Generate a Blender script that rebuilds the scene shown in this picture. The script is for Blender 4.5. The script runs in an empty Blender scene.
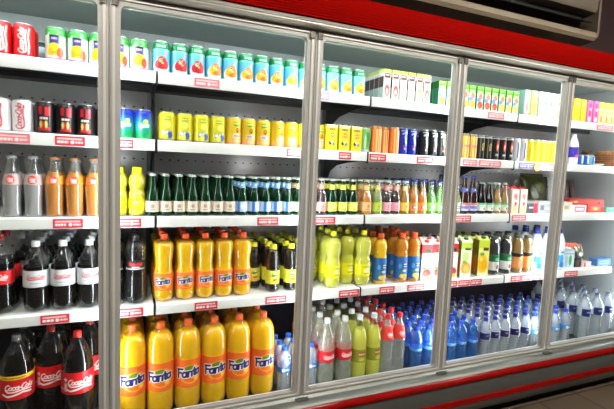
import bpy, math, random
import numpy as np
from mathutils import Matrix, Vector
random.seed(7)
PI = math.pi
sc = bpy.context.scene
COL = sc.collection

# ------------------------------------------------------------------ camera
F, YAW, PIT, ROL = 422.66, 0.3985, 0.0913, 0.0420
CAM = np.array([0.0045, -1.70, 1.3764])
cy_, sy_ = math.cos(YAW), math.sin(YAW)
FW = np.array([sy_*math.cos(PIT), cy_*math.cos(PIT), -math.sin(PIT)])
_r = np.array([cy_, -sy_, 0.0]); _u = np.cross(_r, FW)
RT = math.cos(ROL)*_r + math.sin(ROL)*_u
UP = -math.sin(ROL)*_r + math.cos(ROL)*_u
cd = bpy.data.cameras.new('camera'); cam = bpy.data.objects.new('camera', cd); COL.objects.link(cam)
cd.sensor_width = 36; cd.lens = 36*F/614; cd.clip_start = 0.01
m = Matrix.Identity(4)
for i in range(3):
    m[i][0] = RT[i]; m[i][1] = UP[i]; m[i][2] = -FW[i]; m[i][3] = CAM[i]
cam.matrix_world = m
sc.camera = cam

def X_at(px, z, Y):
    """world X, on the plane at depth Y and height z, of a column of the photo"""
    k = (px-307.0)/F
    a = np.array([0, Y, z]) - CAM
    n = RT - k*FW
    return float(-(a @ n)/n[0])

# ------------------------------------------------------------------ colours and materials
def lin(c):
    return tuple(((v/255)/12.92 if v/255 <= .04045 else ((v/255+.055)/1.055)**2.4) for v in c)
MATS = {}
def mat(name, c=None, rough=.4, metal=0, coat=0, attr=False, spec=.5, transl=0, noise=0, nscale=8, emit=None, aniso=0):
    if name in MATS: return MATS[name]
    mt = bpy.data.materials.new(name); mt.use_nodes = True
    nt = mt.node_tree; b = nt.nodes['Principled BSDF']
    b.inputs['Roughness'].default_value = rough
    b.inputs['Metallic'].default_value = metal
    b.inputs['Coat Weight'].default_value = coat
    b.inputs['Coat Roughness'].default_value = .08
    b.inputs['Specular IOR Level'].default_value = spec
    src = None
    if attr:
        a = nt.nodes.new('ShaderNodeAttribute'); a.attribute_name = 'Col'; src = a.outputs['Color']
    elif noise:
        tc = nt.nodes.new('ShaderNodeTexCoord'); n = nt.nodes.new('ShaderNodeTexNoise')
        n.inputs['Scale'].default_value = nscale; n.inputs['Detail'].default_value = 5
        nt.links.new(tc.outputs['Object'], n.inputs['Vector'])
        r = nt.nodes.new('ShaderNodeValToRGB')
        l = lin(c); r.color_ramp.elements[0].color = (*[v*(1-noise) for v in l], 1)
        r.color_ramp.elements[1].color = (*[min(1, v*(1+noise)) for v in l], 1)
        r.color_ramp.elements[0].position = .3; r.color_ramp.elements[1].position = .7
        nt.links.new(n.outputs['Fac'], r.inputs['Fac']); src = r.outputs['Color']
    if src: nt.links.new(src, b.inputs['Base Color'])
    else: b.inputs['Base Color'].default_value = (*lin(c), 1)
    if emit:
        b.inputs['Emission Color'].default_value = (*lin(c), 1); b.inputs['Emission Strength'].default_value = emit
    if transl:
        t = nt.nodes.new('ShaderNodeBsdfTranslucent'); mx = nt.nodes.new('ShaderNodeMixShader')
        if src: nt.links.new(src, t.inputs['Color'])
        else: t.inputs['Color'].default_value = (*lin(c), 1)
        mx.inputs[0].default_value = transl
        out = nt.nodes['Material Output']
        nt.links.new(b.outputs[0], mx.inputs[1]); nt.links.new(t.outputs[0], mx.inputs[2]); nt.links.new(mx.outputs[0], out.inputs[0])
    MATS[name] = mt; return mt

def clear(name, tint=(255, 255, 255), body=.04, bodyc=(255, 255, 255), edge=.55, rough=.04, blend=.35, mn=.03):
    """thin clear plastic or glass: tinted see-through, a faint body colour, and a glossy skin stronger towards the rim"""
    if name in MATS: return MATS[name]
    mt = bpy.data.materials.new(name); mt.use_nodes = True; nt = mt.node_tree
    nt.nodes.remove(nt.nodes['Principled BSDF']); out = nt.nodes['Material Output']
    tr = nt.nodes.new('ShaderNodeBsdfTransparent'); tr.inputs[0].default_value = (*lin(tint), 1)
    df = nt.nodes.new('ShaderNodeBsdfDiffuse'); df.inputs[0].default_value = (*lin(bodyc), 1)
    gl = nt.nodes.new('ShaderNodeBsdfGlossy'); gl.inputs['Roughness'].default_value = rough
    gl.inputs['Color'].default_value = (1, 1, 1, 1)
    lw = nt.nodes.new('ShaderNodeLayerWeight'); lw.inputs['Blend'].default_value = blend
    mr = nt.nodes.new('ShaderNodeMapRange'); mr.inputs['To Min'].default_value = mn; mr.inputs['To Max'].default_value = edge
    nt.links.new(lw.outputs['Facing'], mr.inputs['Value'])
    m1 = nt.nodes.new('ShaderNodeMixShader'); m1.inputs[0].default_value = body
    m2 = nt.nodes.new('ShaderNodeMixShader')
    nt.links.new(tr.outputs[0], m1.inputs[1]); nt.links.new(df.outputs[0], m1.inputs[2])
    nt.links.new(mr.outputs[0], m2.inputs[0]); nt.links.new(m1.outputs[0], m2.inputs[1]); nt.links.new(gl.outputs[0], m2.inputs[2])
    nt.links.new(m2.outputs[0], out.inputs[0])
    MATS[name] = mt; return mt

PRINT = mat('printed_label', attr=True, rough=.42)
CAN = mat('printed_can', attr=True, rough=.34, metal=.15, coat=.2)
CARD = mat('printed_card', attr=True, rough=.5)
ALU = mat('can_aluminium', (205, 208, 210), rough=.28, metal=.9)
PET = clear('clear_pet', body=.006, edge=.36, mn=.02)
PETW = clear('water_pet', tint=(238, 244, 250), body=.34, bodyc=(228, 236, 244), edge=.8, blend=.5, rough=.08)
PETB = clear('blue_water_pet', tint=(130, 190, 240), body=.3, bodyc=(70, 150, 235), edge=.65, blend=.45, rough=.08)
GLS = clear('bottle_glass', tint=(235, 240, 238), body=.05, edge=.7, blend=.45)

# ------------------------------------------------------------------ painting helpers (print on packaging)
def arc(cx, cy, rx, ry, a0, a1, n=14):
    return [(cx+rx*math.cos(math.radians(a0+(a1-a0)*i/n)), cy+ry*math.sin(math.radians(a0+(a1-a0)*i/n))) for i in range(n+1)]
GL = {
 'C': (.70, [arc(.38, .5, .36, .5, 50, 310)]), 'o': (.58, [arc(.27, .29, .25, .29, 0, 360)]),
 'c': (.52, [arc(.27, .29, .25, .29, 45, 315)]), 'a': (.64, [arc(.27, .29, .25, .29, 0, 360), [(.52, .58), (.52, .08), (.6, 0)]]),
 'l': (.26, [[(.1, 1.0), (.1, .08), (.18, 0)]]), '-': (.34, [[(.05, .32), (.28, .32)]]),
 'F': (.62, [[(.12, 0), (.12, 1)], [(.0, .98), (.66, .98)], [(.12, .54), (.5, .54)]]),
 'n': (.6, [[(.08, 0), (.08, .58)], arc(.29, .36, .21, .22, 180, 0) + [(.5, 0)]]),
 't': (.42, [[(.2, .9), (.2, .1), (.34, 0)], [(.02, .6), (.4, .6)]]),
 'S': (.62, [arc(.3, .74, .25, .24, 30, 270) + arc(.3, .26, .26, .25, 90, -150)]),
 'p': (.6, [[(.08, .58), (.08, -.35)], arc(.31, .29, .23, .29, 0, 360)]), 'r': (.42, [[(.08, 0), (.08, .58)], arc(.26, .38, .18, .2, 170, 60)]),
 'i': (.24, [[(.1, 0), (.1, .58)], [(.1, .78), (.1, .82)]]), 'e': (.56, [[(.04, .3), (.5, .3)] + arc(.27, .29, .24, .29, 0, 310)]),
 'Z': (.6, [[(.02, 1), (.52, 1), (.02, 0), (.54, 0)]]), ' ': (.35, []),
}
class Canvas:
    """paints flat print colours on a cloud of surface points: S metres to the right, T metres up"""
    def __init__(s, S, T, c, px):
        s.S = np.asarray(S, float); s.T = np.asarray(T, float); s.px = px
        s.C = np.tile(np.array(lin(c)), (len(s.S), 1))
    def mix(s, a, c):
        a = np.clip(a, 0, 1)[:, None]; s.C = s.C*(1-a) + np.array(lin(c))*a
    def rect(s, x0, x1, z0, z1, c):
        d = np.minimum(np.minimum(s.S-x0, x1-s.S), np.minimum(s.T-z0, z1-s.T)); s.mix(d/s.px+.5, c)
    def band(s, z0, z1, c): s.rect(-9, 9, z0, z1, c)
    def ell(s, cx, cz, rx, rz, c, rot=0):
        x = s.S-cx; z = s.T-cz; cr, sr = math.cos(rot), math.sin(rot)
        u = x*cr+z*sr; v = -x*sr+z*cr
        d = (1-np.sqrt((u/rx)**2+(v/rz)**2))*min(rx, rz); s.mix(d/s.px+.5, c)
    def line(s, pts, w, c):
        best = np.full(len(s.S), 9.0)
        for (x0, z0), (x1, z1) in zip(pts[:-1], pts[1:]):
            dx, dz = x1-x0, z1-z0; L = dx*dx+dz*dz+1e-12
            t = np.clip(((s.S-x0)*dx+(s.T-z0)*dz)/L, 0, 1)
            best = np.minimum(best, np.hypot(s.S-x0-t*dx, s.T-z0-t*dz))
        s.mix((w/2-best)/s.px+.5, c)
    def text(s, st, cx, cz, h, w, c, slant=.25, rot=0, sx=1):
        W = sum(GL[ch][0] for ch in st); x = -W/2; cr, sr = math.cos(rot), math.sin(rot)
        for ch in st:
            for pl in GL[ch][1]:
                pts = []
                for (gx, gz) in pl:
                    u = (x+gx+slant*(gz-.4))*h*sx; v = (gz-.4)*h
                    pts.append((cx+u*cr-v*sr, cz+u*sr+v*cr))
                s.line(pts, w, c)
            x += GL[ch][0]
    def scribble(s, x0, x1, z, h, c, seed=1, w=None):
        rr = random.Random(seed); x = x0
        while x < x1:
            l = rr.uniform(.6, 1.6)*h; s.rect(x, min(x+l, x1), z-h/2, z+h/2, c); x += l+.35*h
    def coke(s, cx, cz, W, c=(255, 255, 255), rot=0, k=1.0):
        h = W/4.9
        s.text('Coca-Cola', cx, cz, h, h*.135*k, c, .35, rot)
        sw = [(-.48, -.30), (-.40, -.52), (-.2, -.52), (0, -.42), (.2, -.40), (.42, -.5)]
        cr, sr = math.cos(rot), math.sin(rot)
        s.line([(cx+(u*W)*cr-(v*h*1.6)*sr, cz+(u*W)*sr+(v*h*1.6)*cr) for u, v in sw], h*.2*k, c)

# ------------------------------------------------------------------ mesh helpers
def mesh_obj(name, V, Fc, material, parent=None, C=None, smooth=True, sharp=40, loc=None, midx=None):
    me = bpy.data.meshes.new(name); me.from_pydata([tuple(v) for v in V], [], Fc); me.validate()
    for mt in (material if isinstance(material, (list, tuple)) else [material]): me.materials.append(mt)
    if midx is not None: me.polygons.foreach_set('material_index', midx)
    if C is not None:
        a = me.color_attributes.new('Col', 'FLOAT_COLOR', 'POINT')
        C = np.asarray(C); a.data.foreach_set('color', np.concatenate([C, np.ones((len(C), 1))], 1).astype(np.float32).ravel())
    if smooth:
        me.polygons.foreach_set('use_smooth', [True]*len(me.polygons))
        me.set_sharp_from_angle(angle=math.radians(sharp))
    me.update()
    o = bpy.data.objects.new(name, me); COL.objects.link(o)
    if parent: o.parent = parent
    if loc: o.location = loc
    return o

def rs(prof, n=None, dz=None, sm=0):
    """resample a (r,z) profile evenly by length"""
    P = np.array(prof, float); L = np.r_[0, np.cumsum(np.hypot(*np.diff(P, axis=0).T))]
    if n is None: n = max(2, int(L[-1]/dz))
    t = np.linspace(0, L[-1], n); Q = np.stack([np.interp(t, L, P[:, 0]), np.interp(t, L, P[:, 1])], 1)
    for _ in range(sm): Q[1:-1] = (Q[:-2]+2*Q[1:-1]+Q[2:])/4
    return Q

def lathe(name, prof, material, parent=None, seg=28, paint=None, base=(255, 255, 255), petal=0, z0=0, x=0, y=0, sharp=40, rib=None):
    P = np.asarray(prof, float); n = len(P)
    th = np.linspace(-PI, PI, seg, endpoint=False)
    R = P[:, 0][:, None]*np.ones(seg)[None]; Z = P[:, 1][:, None]*np.ones(seg)[None]
    if petal:
        H = P[:, 1].max(); k = np.clip(1-(Z-P[:, 1].min())/petal, 0, 1)
        R = R*(1-.13*k*(.5-.5*np.cos(5*th))[None])
    V = np.stack([R*np.sin(th)[None]+x, -R*np.cos(th)[None]+y, Z+z0], -1).reshape(-1, 3)
    Fc = [(i*seg+j, i*seg+(j+1) % seg, (i+1)*seg+(j+1) % seg, (i+1)*seg+j) for i in range(n-1) for j in range(seg)]
    if P[0, 0] > 1e-5: Fc.append(tuple(range(seg-1, -1, -1)))
    if P[-1, 0] > 1e-5: Fc.append(tuple((n-1)*seg+j for j in range(seg)))
    C = None
    if paint:
        Rm = P[:, 0].max(); S = (th[None]*Rm*np.ones((n, 1))).ravel()
        cv = Canvas(S, Z.ravel(), base, max(2*PI*Rm/seg, .0012)); paint(cv); C = cv.C
    return mesh_obj(name, V, Fc, material, parent, C, sharp=sharp)

def boxes(name, bl, material, parent=None, bev=0, smooth=False):
    V, Fc = [], []
    for (x0, x1, y0, y1, z0, z1) in bl:
        b = len(V); V += [(x0, y0, z0), (x1, y0, z0), (x1, y1, z0), (x0, y1, z0), (x0, y0, z1), (x1, y0, z1), (x1, y1, z1), (x0, y1, z1)]
        Fc += [tuple(b+i for i in f) for f in ((0, 3, 2, 1), (4, 5, 6, 7), (0, 1, 5, 4), (1, 2, 6, 5), (2, 3, 7, 6), (3, 0, 4, 7))]
    o = mesh_obj(name, V, Fc, material, parent, smooth=False)
    if bev:
        md = o.modifiers.new('bevel', 'BEVEL'); md.width = bev; md.segments = 2; md.limit_method = 'ANGLE'
    return o

def extrude_x(name, poly, x0, x1, material, parent=None, smooth=True, midx=None, sharp=30):
    """closed (y,z) outline pulled along X"""
    n = len(poly); V = [(x0, y, z) for y, z in poly]+[(x1, y, z) for y, z in poly]
    Fc = [(i, (i+1) % n, n+(i+1) % n, n+i) for i in range(n)]+[tuple(range(n-1, -1, -1)), tuple(range(n, 2*n))]
    return mesh_obj(name, V, Fc, material, parent, smooth=smooth, sharp=sharp, midx=midx)

def tube(name, pts, r, material, parent=None, seg=8):
    V, Fc = [], []; P = [Vector(p) for p in pts]; n = len(P)
    for i, p in enumerate(P):
        d = (P[min(i+1, n-1)]-P[max(i-1, 0)]).normalized(); a = d.orthogonal().normalized() if i == 0 else (a-d*a.dot(d)).normalized(); b = d.cross(a)
        V += [tuple(p+r*(math.cos(2*PI*k/seg)*a+math.sin(2*PI*k/seg)*b)) for k in range(seg)]
    Fc = [(i*seg+j, i*seg+(j+1) % seg, (i+1)*seg+(j+1) % seg, (i+1)*seg+j) for i in range(n-1) for j in range(seg)]
    Fc += [tuple(range(seg-1, -1, -1)), tuple((n-1)*seg+j for j in range(seg))]
    return mesh_obj(name, V, Fc, material, parent)

def pbox(name, w, d, h, front, side=None, base=(255, 255, 255), material=None, parent=None, nx=16, nz=36, top=None, inset=0, x=0, y=0, z=0, lean=0):
    """a printed carton: painted front and sides, optional narrowed top"""
    V, Fc, C = [], [], []
    nd = max(4, int(nx*d/w)) if d < 3*w else 24
    def grid(fn, M, nu, nv, lu, lv, bs):
        b = len(V); us = np.linspace(-lu/2, lu/2, nu+1); vs = np.linspace(0, lv, nv+1)
        S, T = np.meshgrid(us, vs); S = S.ravel(); T = T.ravel()
        for s_, t_ in zip(S, T): V.append(M(s_, t_))
        cv = Canvas(S, T, bs, max(lu/nu, lv/nv))
        if fn: fn(cv)
        C.append(cv.C)
        for j in range(nv):
            for i in range(nu):
                a = b+j*(nu+1)+i; Fc.append((a, a+1, a+nu+2, a+nu+1))
    k = lambda t: 1-inset*t/h
    grid(front, lambda s, t: (x+s*k(t), y-d/2*k(t), z+t), nx, nz, w, h, base)
    grid(side, lambda s, t: (x+w/2*k(t), y+s*k(t), z+t), nd, nz, d, h, base)
    grid(front, lambda s, t: (x-s*k(t), y+d/2*k(t), z+t), nx, nz, w, h, base)
    grid(side, lambda s, t: (x-w/2*k(t), y-s*k(t), z+t), nd, nz, d, h, base)
    kk = 1-inset
    grid(None, lambda s, t: (x+s*kk, y+(t-d/2)*kk, z+h), 2, 2, w, d, top or base)
    grid(None, lambda s, t: (x-s, y+(t-d/2), z), 2, 2, w, d, base)
    return mesh_obj(name, V, Fc, material or CARD, parent, np.concatenate(C), smooth=False)

def empty(name, loc=(0, 0, 0), rz=0):
    o = bpy.data.objects.new(name, None); COL.objects.link(o); o.location = loc; o.rotation_euler = (0, 0, rz); o.empty_display_size = .05
    return o
def tag(o, label=None, cat=None, group=None, kind=None):
    if label: o['label'] = label
    if cat: o['category'] = cat
    if group: o['group'] = group
    if kind: o['kind'] = kind
    return o
def dup(root):
    r = root.copy(); COL.objects.link(r)
    for ch in root.children:
        c = ch.copy(); COL.objects.link(c); c.parent = r
        for g in ch.children:
            e = g.copy(); COL.objects.link(e); e.parent = c
    return r

# ------------------------------------------------------------------ the room
FLOORM = mat('floor_tiles', (56, 50, 44), rough=.35, noise=.35, nscale=3)
nt = FLOORM.node_tree
br = nt.nodes.new('ShaderNodeTexBrick'); tc = nt.nodes.new('ShaderNodeTexCoord')
br.offset = 0; br.inputs['Scale'].default_value = 1; br.inputs['Brick Width'].default_value = .33; br.inputs['Row Height'].default_value = .33
br.inputs['Mortar Size'].default_value = .006; br.inputs['Color1'].default_value = (*lin((104, 90, 74)), 1); br.inputs['Color2'].default_value = (*lin((92, 80, 66)), 1)
br.inputs['Mortar'].default_value = (*lin((48, 42, 36)), 1)
nt.links.new(tc.outputs['Object'], br.inputs['Vector']); nt.links.new(br.outputs['Color'], nt.nodes['Principled BSDF'].inputs['Base Color'])
tag(boxes('floor', [(-3, 5.5, -4.5, .8, -.1, 0)], FLOORM), kind='structure')
tag(boxes('wall_back', [(-3, 5.5, .8, .9, 0, 3.1)], mat('maroon_wall', (38, 8, 9), rough=.7, noise=.15)), kind='structure')
tag(boxes('wall_front', [(-3, 5.5, -4.6, -4.5, 0, 3.1)], mat('dim_wall', (46, 45, 43), rough=.8, noise=.1)), kind='structure')
tag(boxes('wall_left', [(-3.1, -3, -4.6, .9, 0, 3.1)], MATS['dim_wall']), kind='structure')
tag(boxes('wall_right', [(5.5, 5.6, -4.6, .9, 0, 3.1)], MATS['dim_wall']), kind='structure')
tag(boxes('ceiling', [(-3, 5.5, -4.5, .8, 3.1, 3.2)], mat('ceiling_paint', (66, 64, 60), rough=.8, noise=.05)), kind='structure')
LAMP = mat('room_tube_glow', (255, 248, 238), emit=260)
for i, (lx, ly) in enumerate([(-.6, -2.3), (1.9, -2.3), (4.3, -2.3)]):
    t = empty('ceiling_lamp', (lx, ly, 3.1))
    boxes('housing', [(-.62, .62, -.09, .09, -.05, 0)], mat('lamp_housing', (225, 222, 215)), t, .006)
    for s in (-1, 1): tube('fluorescent_tube', [(-.58, s*.045, -.066), (.58, s*.045, -.066)], .014, LAMP, t, 12)
    tag(t, ['twin tube ceiling lamp over the left end of the aisle', 'twin tube ceiling lamp over the middle of the aisle', 'twin tube ceiling lamp over the right end of the aisle'][i], 'ceiling lamp', 'ceiling lamps along the aisle')

# ------------------------------------------------------------------ the refrigerated cabinet
Z1, Z2, Z3, Z4, ZD = 1.716, 1.452, 1.146, .783, .300
XL, XR = -.865, 3.12
SE = 3.008
M0, MW = -.0645, .7858
WHITE = mat('white_enamel', (238, 240, 240), rough=.35)
GREY = mat('liner_grey', (168, 172, 174), rough=.5, noise=.04, nscale=3)
STEEL_SHADE = mat('shelf_underside_shade', (40, 41, 42), rough=.5)  # near black: the unlit look under the shelves is put into the colour
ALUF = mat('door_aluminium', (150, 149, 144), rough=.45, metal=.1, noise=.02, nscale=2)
ALUB = mat('sill_aluminium', (100, 104, 98), rough=.36, metal=.3, noise=.03, nscale=2)
RED = mat('red_panel', (120, 7, 5), rough=.5, spec=.02, coat=.15)
BLACK = mat('black_plastic', (18, 18, 18), rough=.45)
fr = empty('refrigerated_display_cabinet', ((XL+XR)/2, .35, 0))
tag(fr, 'long glass-door drinks cooler with red header and red-striped bumper', 'display fridge')
OFF = (-(XL+XR)/2, -.35, 0)
def part(o):   # parts are modelled in room coordinates
    o.parent = fr; o.matrix_parent_inverse = Matrix.Translation(OFF); return o
# steel back panel with rows of punched slots (procedural)
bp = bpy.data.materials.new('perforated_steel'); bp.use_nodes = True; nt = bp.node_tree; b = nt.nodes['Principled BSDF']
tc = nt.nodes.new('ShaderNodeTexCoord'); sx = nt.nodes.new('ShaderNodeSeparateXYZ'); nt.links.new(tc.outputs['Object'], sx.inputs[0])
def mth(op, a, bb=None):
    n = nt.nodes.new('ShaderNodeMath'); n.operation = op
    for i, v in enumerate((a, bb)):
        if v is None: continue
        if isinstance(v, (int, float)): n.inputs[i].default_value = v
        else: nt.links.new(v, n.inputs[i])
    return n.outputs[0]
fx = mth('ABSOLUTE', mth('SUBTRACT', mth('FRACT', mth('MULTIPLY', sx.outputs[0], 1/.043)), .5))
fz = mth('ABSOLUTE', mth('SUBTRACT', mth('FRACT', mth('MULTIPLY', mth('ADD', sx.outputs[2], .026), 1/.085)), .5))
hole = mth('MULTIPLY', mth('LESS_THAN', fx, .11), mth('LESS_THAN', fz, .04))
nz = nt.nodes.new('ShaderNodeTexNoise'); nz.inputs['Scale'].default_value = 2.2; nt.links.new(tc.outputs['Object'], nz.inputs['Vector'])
rp = nt.nodes.new('ShaderNodeValToRGB'); rp.color_ramp.elements[0].color = (*lin((214, 200, 196)), 1); rp.color_ramp.elements[1].color = (*lin((242, 242, 240)), 1)  # faint brownish patches imitate frosty reflections in the steel
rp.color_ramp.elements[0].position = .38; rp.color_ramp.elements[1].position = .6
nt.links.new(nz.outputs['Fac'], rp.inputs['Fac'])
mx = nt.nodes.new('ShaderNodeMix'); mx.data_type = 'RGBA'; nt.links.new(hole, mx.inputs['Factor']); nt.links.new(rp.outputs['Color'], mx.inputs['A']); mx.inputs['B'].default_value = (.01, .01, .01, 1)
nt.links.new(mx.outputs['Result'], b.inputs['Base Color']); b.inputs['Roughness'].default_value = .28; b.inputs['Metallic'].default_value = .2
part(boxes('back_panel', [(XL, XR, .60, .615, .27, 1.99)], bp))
part(boxes('carcass', [(XL-.03, XR+.03, .615, .66, .08, 2.03), (XL-.03, XL, .03, .66, .08, 2.03), (XR, XR+.03, .03, .66, .08, 2.03)], GREY))
part(boxes('roof_liner', [(XL, XR, .02, .615, 1.99, 2.03)], mat('roof_liner_grey', (138, 146, 141), rough=.5, noise=.05)))
part(boxes('duct_panel', [(XL, XR, .588, .60, 1.73, 1.99)], mat('duct_grey', (170, 176, 172), rough=.45, noise=.05, nscale=3)))
part(boxes('deck_shade_sheet', [(XL, XR, .588, .60, .30, .742)], mat('navy_shade', (16, 22, 48), rough=.35)))  # added dark sheet, stands in for the shade behind the deck bottles
part(boxes('deck', [(XL, XR, .03, .60, .26, ZD)], mat('deck_steel', (84, 96, 102), rough=.3, metal=.7, noise=.1)))
for k in range(4):
    gx = XL+.965*k+(.002 if k == 0 else 0)
    part(boxes('upright_post', [(gx-.018, gx+.018, .585, .60, ZD, 1.95)] if k else [(gx, gx+.03, .585, .60, ZD, 1.95)], mat('post_grey', (150, 152, 150), rough=.4, metal=.4)))
# shelves: four levels of four modules
def price_paint(c0, seed):
    def f(cv):
        cv.rect(-9, 9, -9, 9, c0)
        w = cv.S.max()
        cv.scribble(-w*.85, w*.8, .024, .0045, (250, 235, 235), seed)
        cv.scribble(-w*.85, -w*.1, .012, .008, (255, 250, 250), seed+1)
        cv.ell(w*.15, .012, .006, .006, (255, 240, 240)); cv.scribble(w*.35, w*.85, .012, .006, (250, 230, 230), seed+2)
    return f
RED_L = (205, 40, 56); PINK = (228, 120, 132)
PRICES = {1: [(207, 25, PINK), (325, 8, PINK), (496, 16, PINK), (545, 14, PINK), (605, 16, PINK)],
          2: [(14, 32, PINK), (70, 30, RED_L), (126, 14, RED_L), (294, 14, RED_L), (345, 12, RED_L), (377, 18, RED_L), (425, 16, RED_L), (470, 14, PINK), (490, 22, PINK), (527, 16, (130, 120, 200)), (551, 10, RED_L), ],
          3: [(68, 30, RED_L), (130, 22, RED_L), (268, 21, RED_L), (325, 20, RED_L), (463, 16, RED_L), (519, 14, RED_L)],
          4: [(55, 29, RED_L), (130, 26, RED_L), (206, 23, RED_L), (276, 21, RED_L), (349, 20, RED_L), (387, 15, RED_L), (416, 17, RED_L), (451, 12, RED_L), (464, 11, RED_L), (476, 11, RED_L), (516, 10, RED_L), (526, 9, RED_L), (537, 9, RED_L), (571, 13, RED_L)]}
for lv, z in ((1, Z1), (2, Z2), (3, Z3), (4, Z4)):
    mods = []
    for k in range(4):
        x0 = XL+.965*k+.005; x1 = XL+.965*(k+1)-.005
        if k == 3: x1 = SE
        s = part(boxes('shelf', [(x0, x1, .10, .582, z-.012, z), (x0, x1, .12, .135, z-.035, z-.012), (x0, x1, .33, .345, z-.035, z-.012)], STEEL_SHADE))
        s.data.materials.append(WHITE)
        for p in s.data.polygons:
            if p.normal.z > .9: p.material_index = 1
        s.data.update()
        def sub(o, s=s): o.parent = s; return o
        prof = [(.088, z-.042), (.086, z-.038), (.086, z-.004), (.09, z+.002), (.10, z+.002), (.10, z-.004), (.094, z-.008), (.094, z-.036), (.10, z-.042)]
        rail = sub(extrude_x('price_rail', prof, x0, x1, mat('price_rail_white', (240, 241, 241), rough=.3), None))
        if k:
            bx = x0-.005
            sub(mesh_obj('bracket', [(bx+dx, y, zz) for dx in (-.0025, .0025) for (y, zz) in ((.10, z-.012), (.10, z-.045), (.16, z-.042), (.30, z-.05), (.42, z-.065), (.50, z-.10), (.53, z-.14), (.582, z-.15), (.582, z-.012))],
                         [tuple(range(8, -1, -1)), tuple(range(9, 18))]+[(i, (i+1) % 9, 9+(i+1) % 9, 9+i) for i in range(9)], BLACK, smooth=False))
            sub(boxes('joint_strip', [(bx-.003, bx+.003, .0855, .10, z-.05, z+.003)], BLACK))
        mods.append((x0, x1, s))
    for i, (px, w, c) in enumerate(PRICES[lv]):
        a = X_at(px-w/2, z-.02, .085); b_ = X_at(px+w/2, z-.02, .085); cx = (a+b_)/2
        for (x0, x1, s) in mods:
            if x0 <= cx <= x1:
                a = max(a, x0+.004); b_ = min(b_, x1-.004); cx = (a+b_)/2
                pbox('price_label', b_-a, .0016, .034, price_paint(c, i*7+lv), None, c, mat('price_card', attr=True, rough=.4), s, nx=40, nz=14, x=cx, y=.0848, z=z-.038)
# doors with aluminium frames and glass
def ring(name, x0, x1, z0, z1, w, rad, y0, y1, material, parent, w_in=0, zb=None):
    def loop(xa, xb, za, zc, r):
        pts = []
        for (cx, cz, a) in ((xb-r, zc-r, 0), (xa+r, zc-r, 90), (xa+r, za+r, 180), (xb-r, za+r, 270)):
            for i in range(7): t = math.radians(a+90*i/6); pts.append((cx+r*math.cos(t), cz+r*math.sin(t)))
        return pts
    zb = w if zb is None else zb
    A = loop(x0+w_in, x1-w_in, z0+w_in, z1-w_in, .002); B = loop(x0+w, x1-w, z0+zb, z1-w, rad); n = len(A)
    V = [(x, y0, z) for x, z in A]+[(x, y0, z) for x, z in B]+[(x, y1, z) for x, z in A]+[(x, y1, z) for x, z in B]
    Fc = []
    for i in range(n):
        j = (i+1) % n
        Fc += [(i, n+i, n+j, j), (2*n+i, 2*n+j, 3*n+j, 3*n+i), (i, j, 2*n+j, 2*n+i), (n+i, 3*n+i, 3*n+j, n+j)]
    return mesh_obj(name, V, Fc, material, parent, sharp=35)
PANE = clear('door_glass', tint=(250, 252, 251), body=.0, edge=.12, rough=.02, blend=.25, mn=.008)
GASK = mat('gasket_white', (215, 214, 205), rough=.45)
for k in range(-1, 4):
    x0 = M0+MW*k+.0015; x1 = M0+MW*(k+1)-.0015
    if k == -1: x0 = XL-.02
    d = part(ring('door', x0, x1, .338, 1.944, .035, .018, -.018, .006, ALUF, None, zb=.026))
    ring('frame_bead', x0, x1, .338, 1.944, .018, .012, -.024, -.0175, mat('door_bead', (184, 182, 174), rough=.4, metal=.1), d, w_in=.009, zb=.016)
    ring('gasket', x0+.029, x1-.029, .338+.020, 1.944-.029, .0062, .012, .006, .012, GASK, d)
    boxes('glass_pane', [(x0+.034, x1-.034, -.008, -.003, .338+.025, 1.944-.034)], PANE, d)
    for zz in (1.9,):
        for xx in (x0+.006, x1-.028):
            boxes('hinge', [(xx, xx+.022, -.029, -.023, zz+.004, zz+.034)], mat('hinge_dark', (60, 56, 50), rough=.4, metal=.5), d, .002)
TUBE = mat('cooler_tube_glow', (240, 248, 255), emit=26)
for k in range(0, 5):
    mxx = M0+MW*k
    part(boxes('door_post', [(mxx-.024, mxx+.024, .008, .014, .34, 1.95)], mat('post_plastic', (205, 205, 200), rough=.4)))
    part(tube('light_tube', [(mxx, .027, .42), (mxx, .027, 1.9)], .008, TUBE, None, 10))
    part(boxes('sill_plate', [(mxx-.03, mxx+.03, -.046, -.02, .327, .334)], mat('hinge_plate', (74, 74, 70), rough=.5, metal=.3), None, .003))
part(extrude_x('light_rail', [(.022, 1.985), (.022, 1.955), (.038, 1.950), (.055, 1.955), (.055, 1.985)], XL, XR, WHITE))
part(tube('light_tube', [(XL+.05, .037, 1.9385), (XR-.05, .037, 1.9385)], .009, mat('header_tube_glow', (240, 248, 255), emit=20), None, 10))
# header
part(extrude_x('header_trim', [(-.02, 1.944), (-.048, 1.945), (-.058, 1.948), (-.062, 1.953), (-.0615, 1.957), (-.066, 1.959), (-.068, 1.967), (-.066, 1.972), (.0, 1.972), (.02, 1.99), (.02, 1.944)], XL-.03, XR+.05, mat('trim_aluminium', (172, 169, 160), rough=.33, metal=.35), None))
hp = []
for i in range(11):
    z = 1.974+.0098*i; y = -.078-.006*math.sin(i/10*PI)
    hp += [(y, z), (y, z+.0081), (y+.0016, z+.0086), (y+.0016, z+.0095)]
hp += [(-.07, 2.082), (-.05, 2.088), (.02, 2.088), (.02, 1.974), (-.06, 1.9735)]
part(extrude_x('header_panel', hp, XL-.03, XR+.05, mat('header_red', (124, 7, 4), rough=.65, spec=.0), None, sharp=25))
part(boxes('roof', [(XL-.03, XR+.03, .02, .66, 2.03, 2.06)], mat('roof_dark', (60, 55, 50), rough=.7)))
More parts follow.
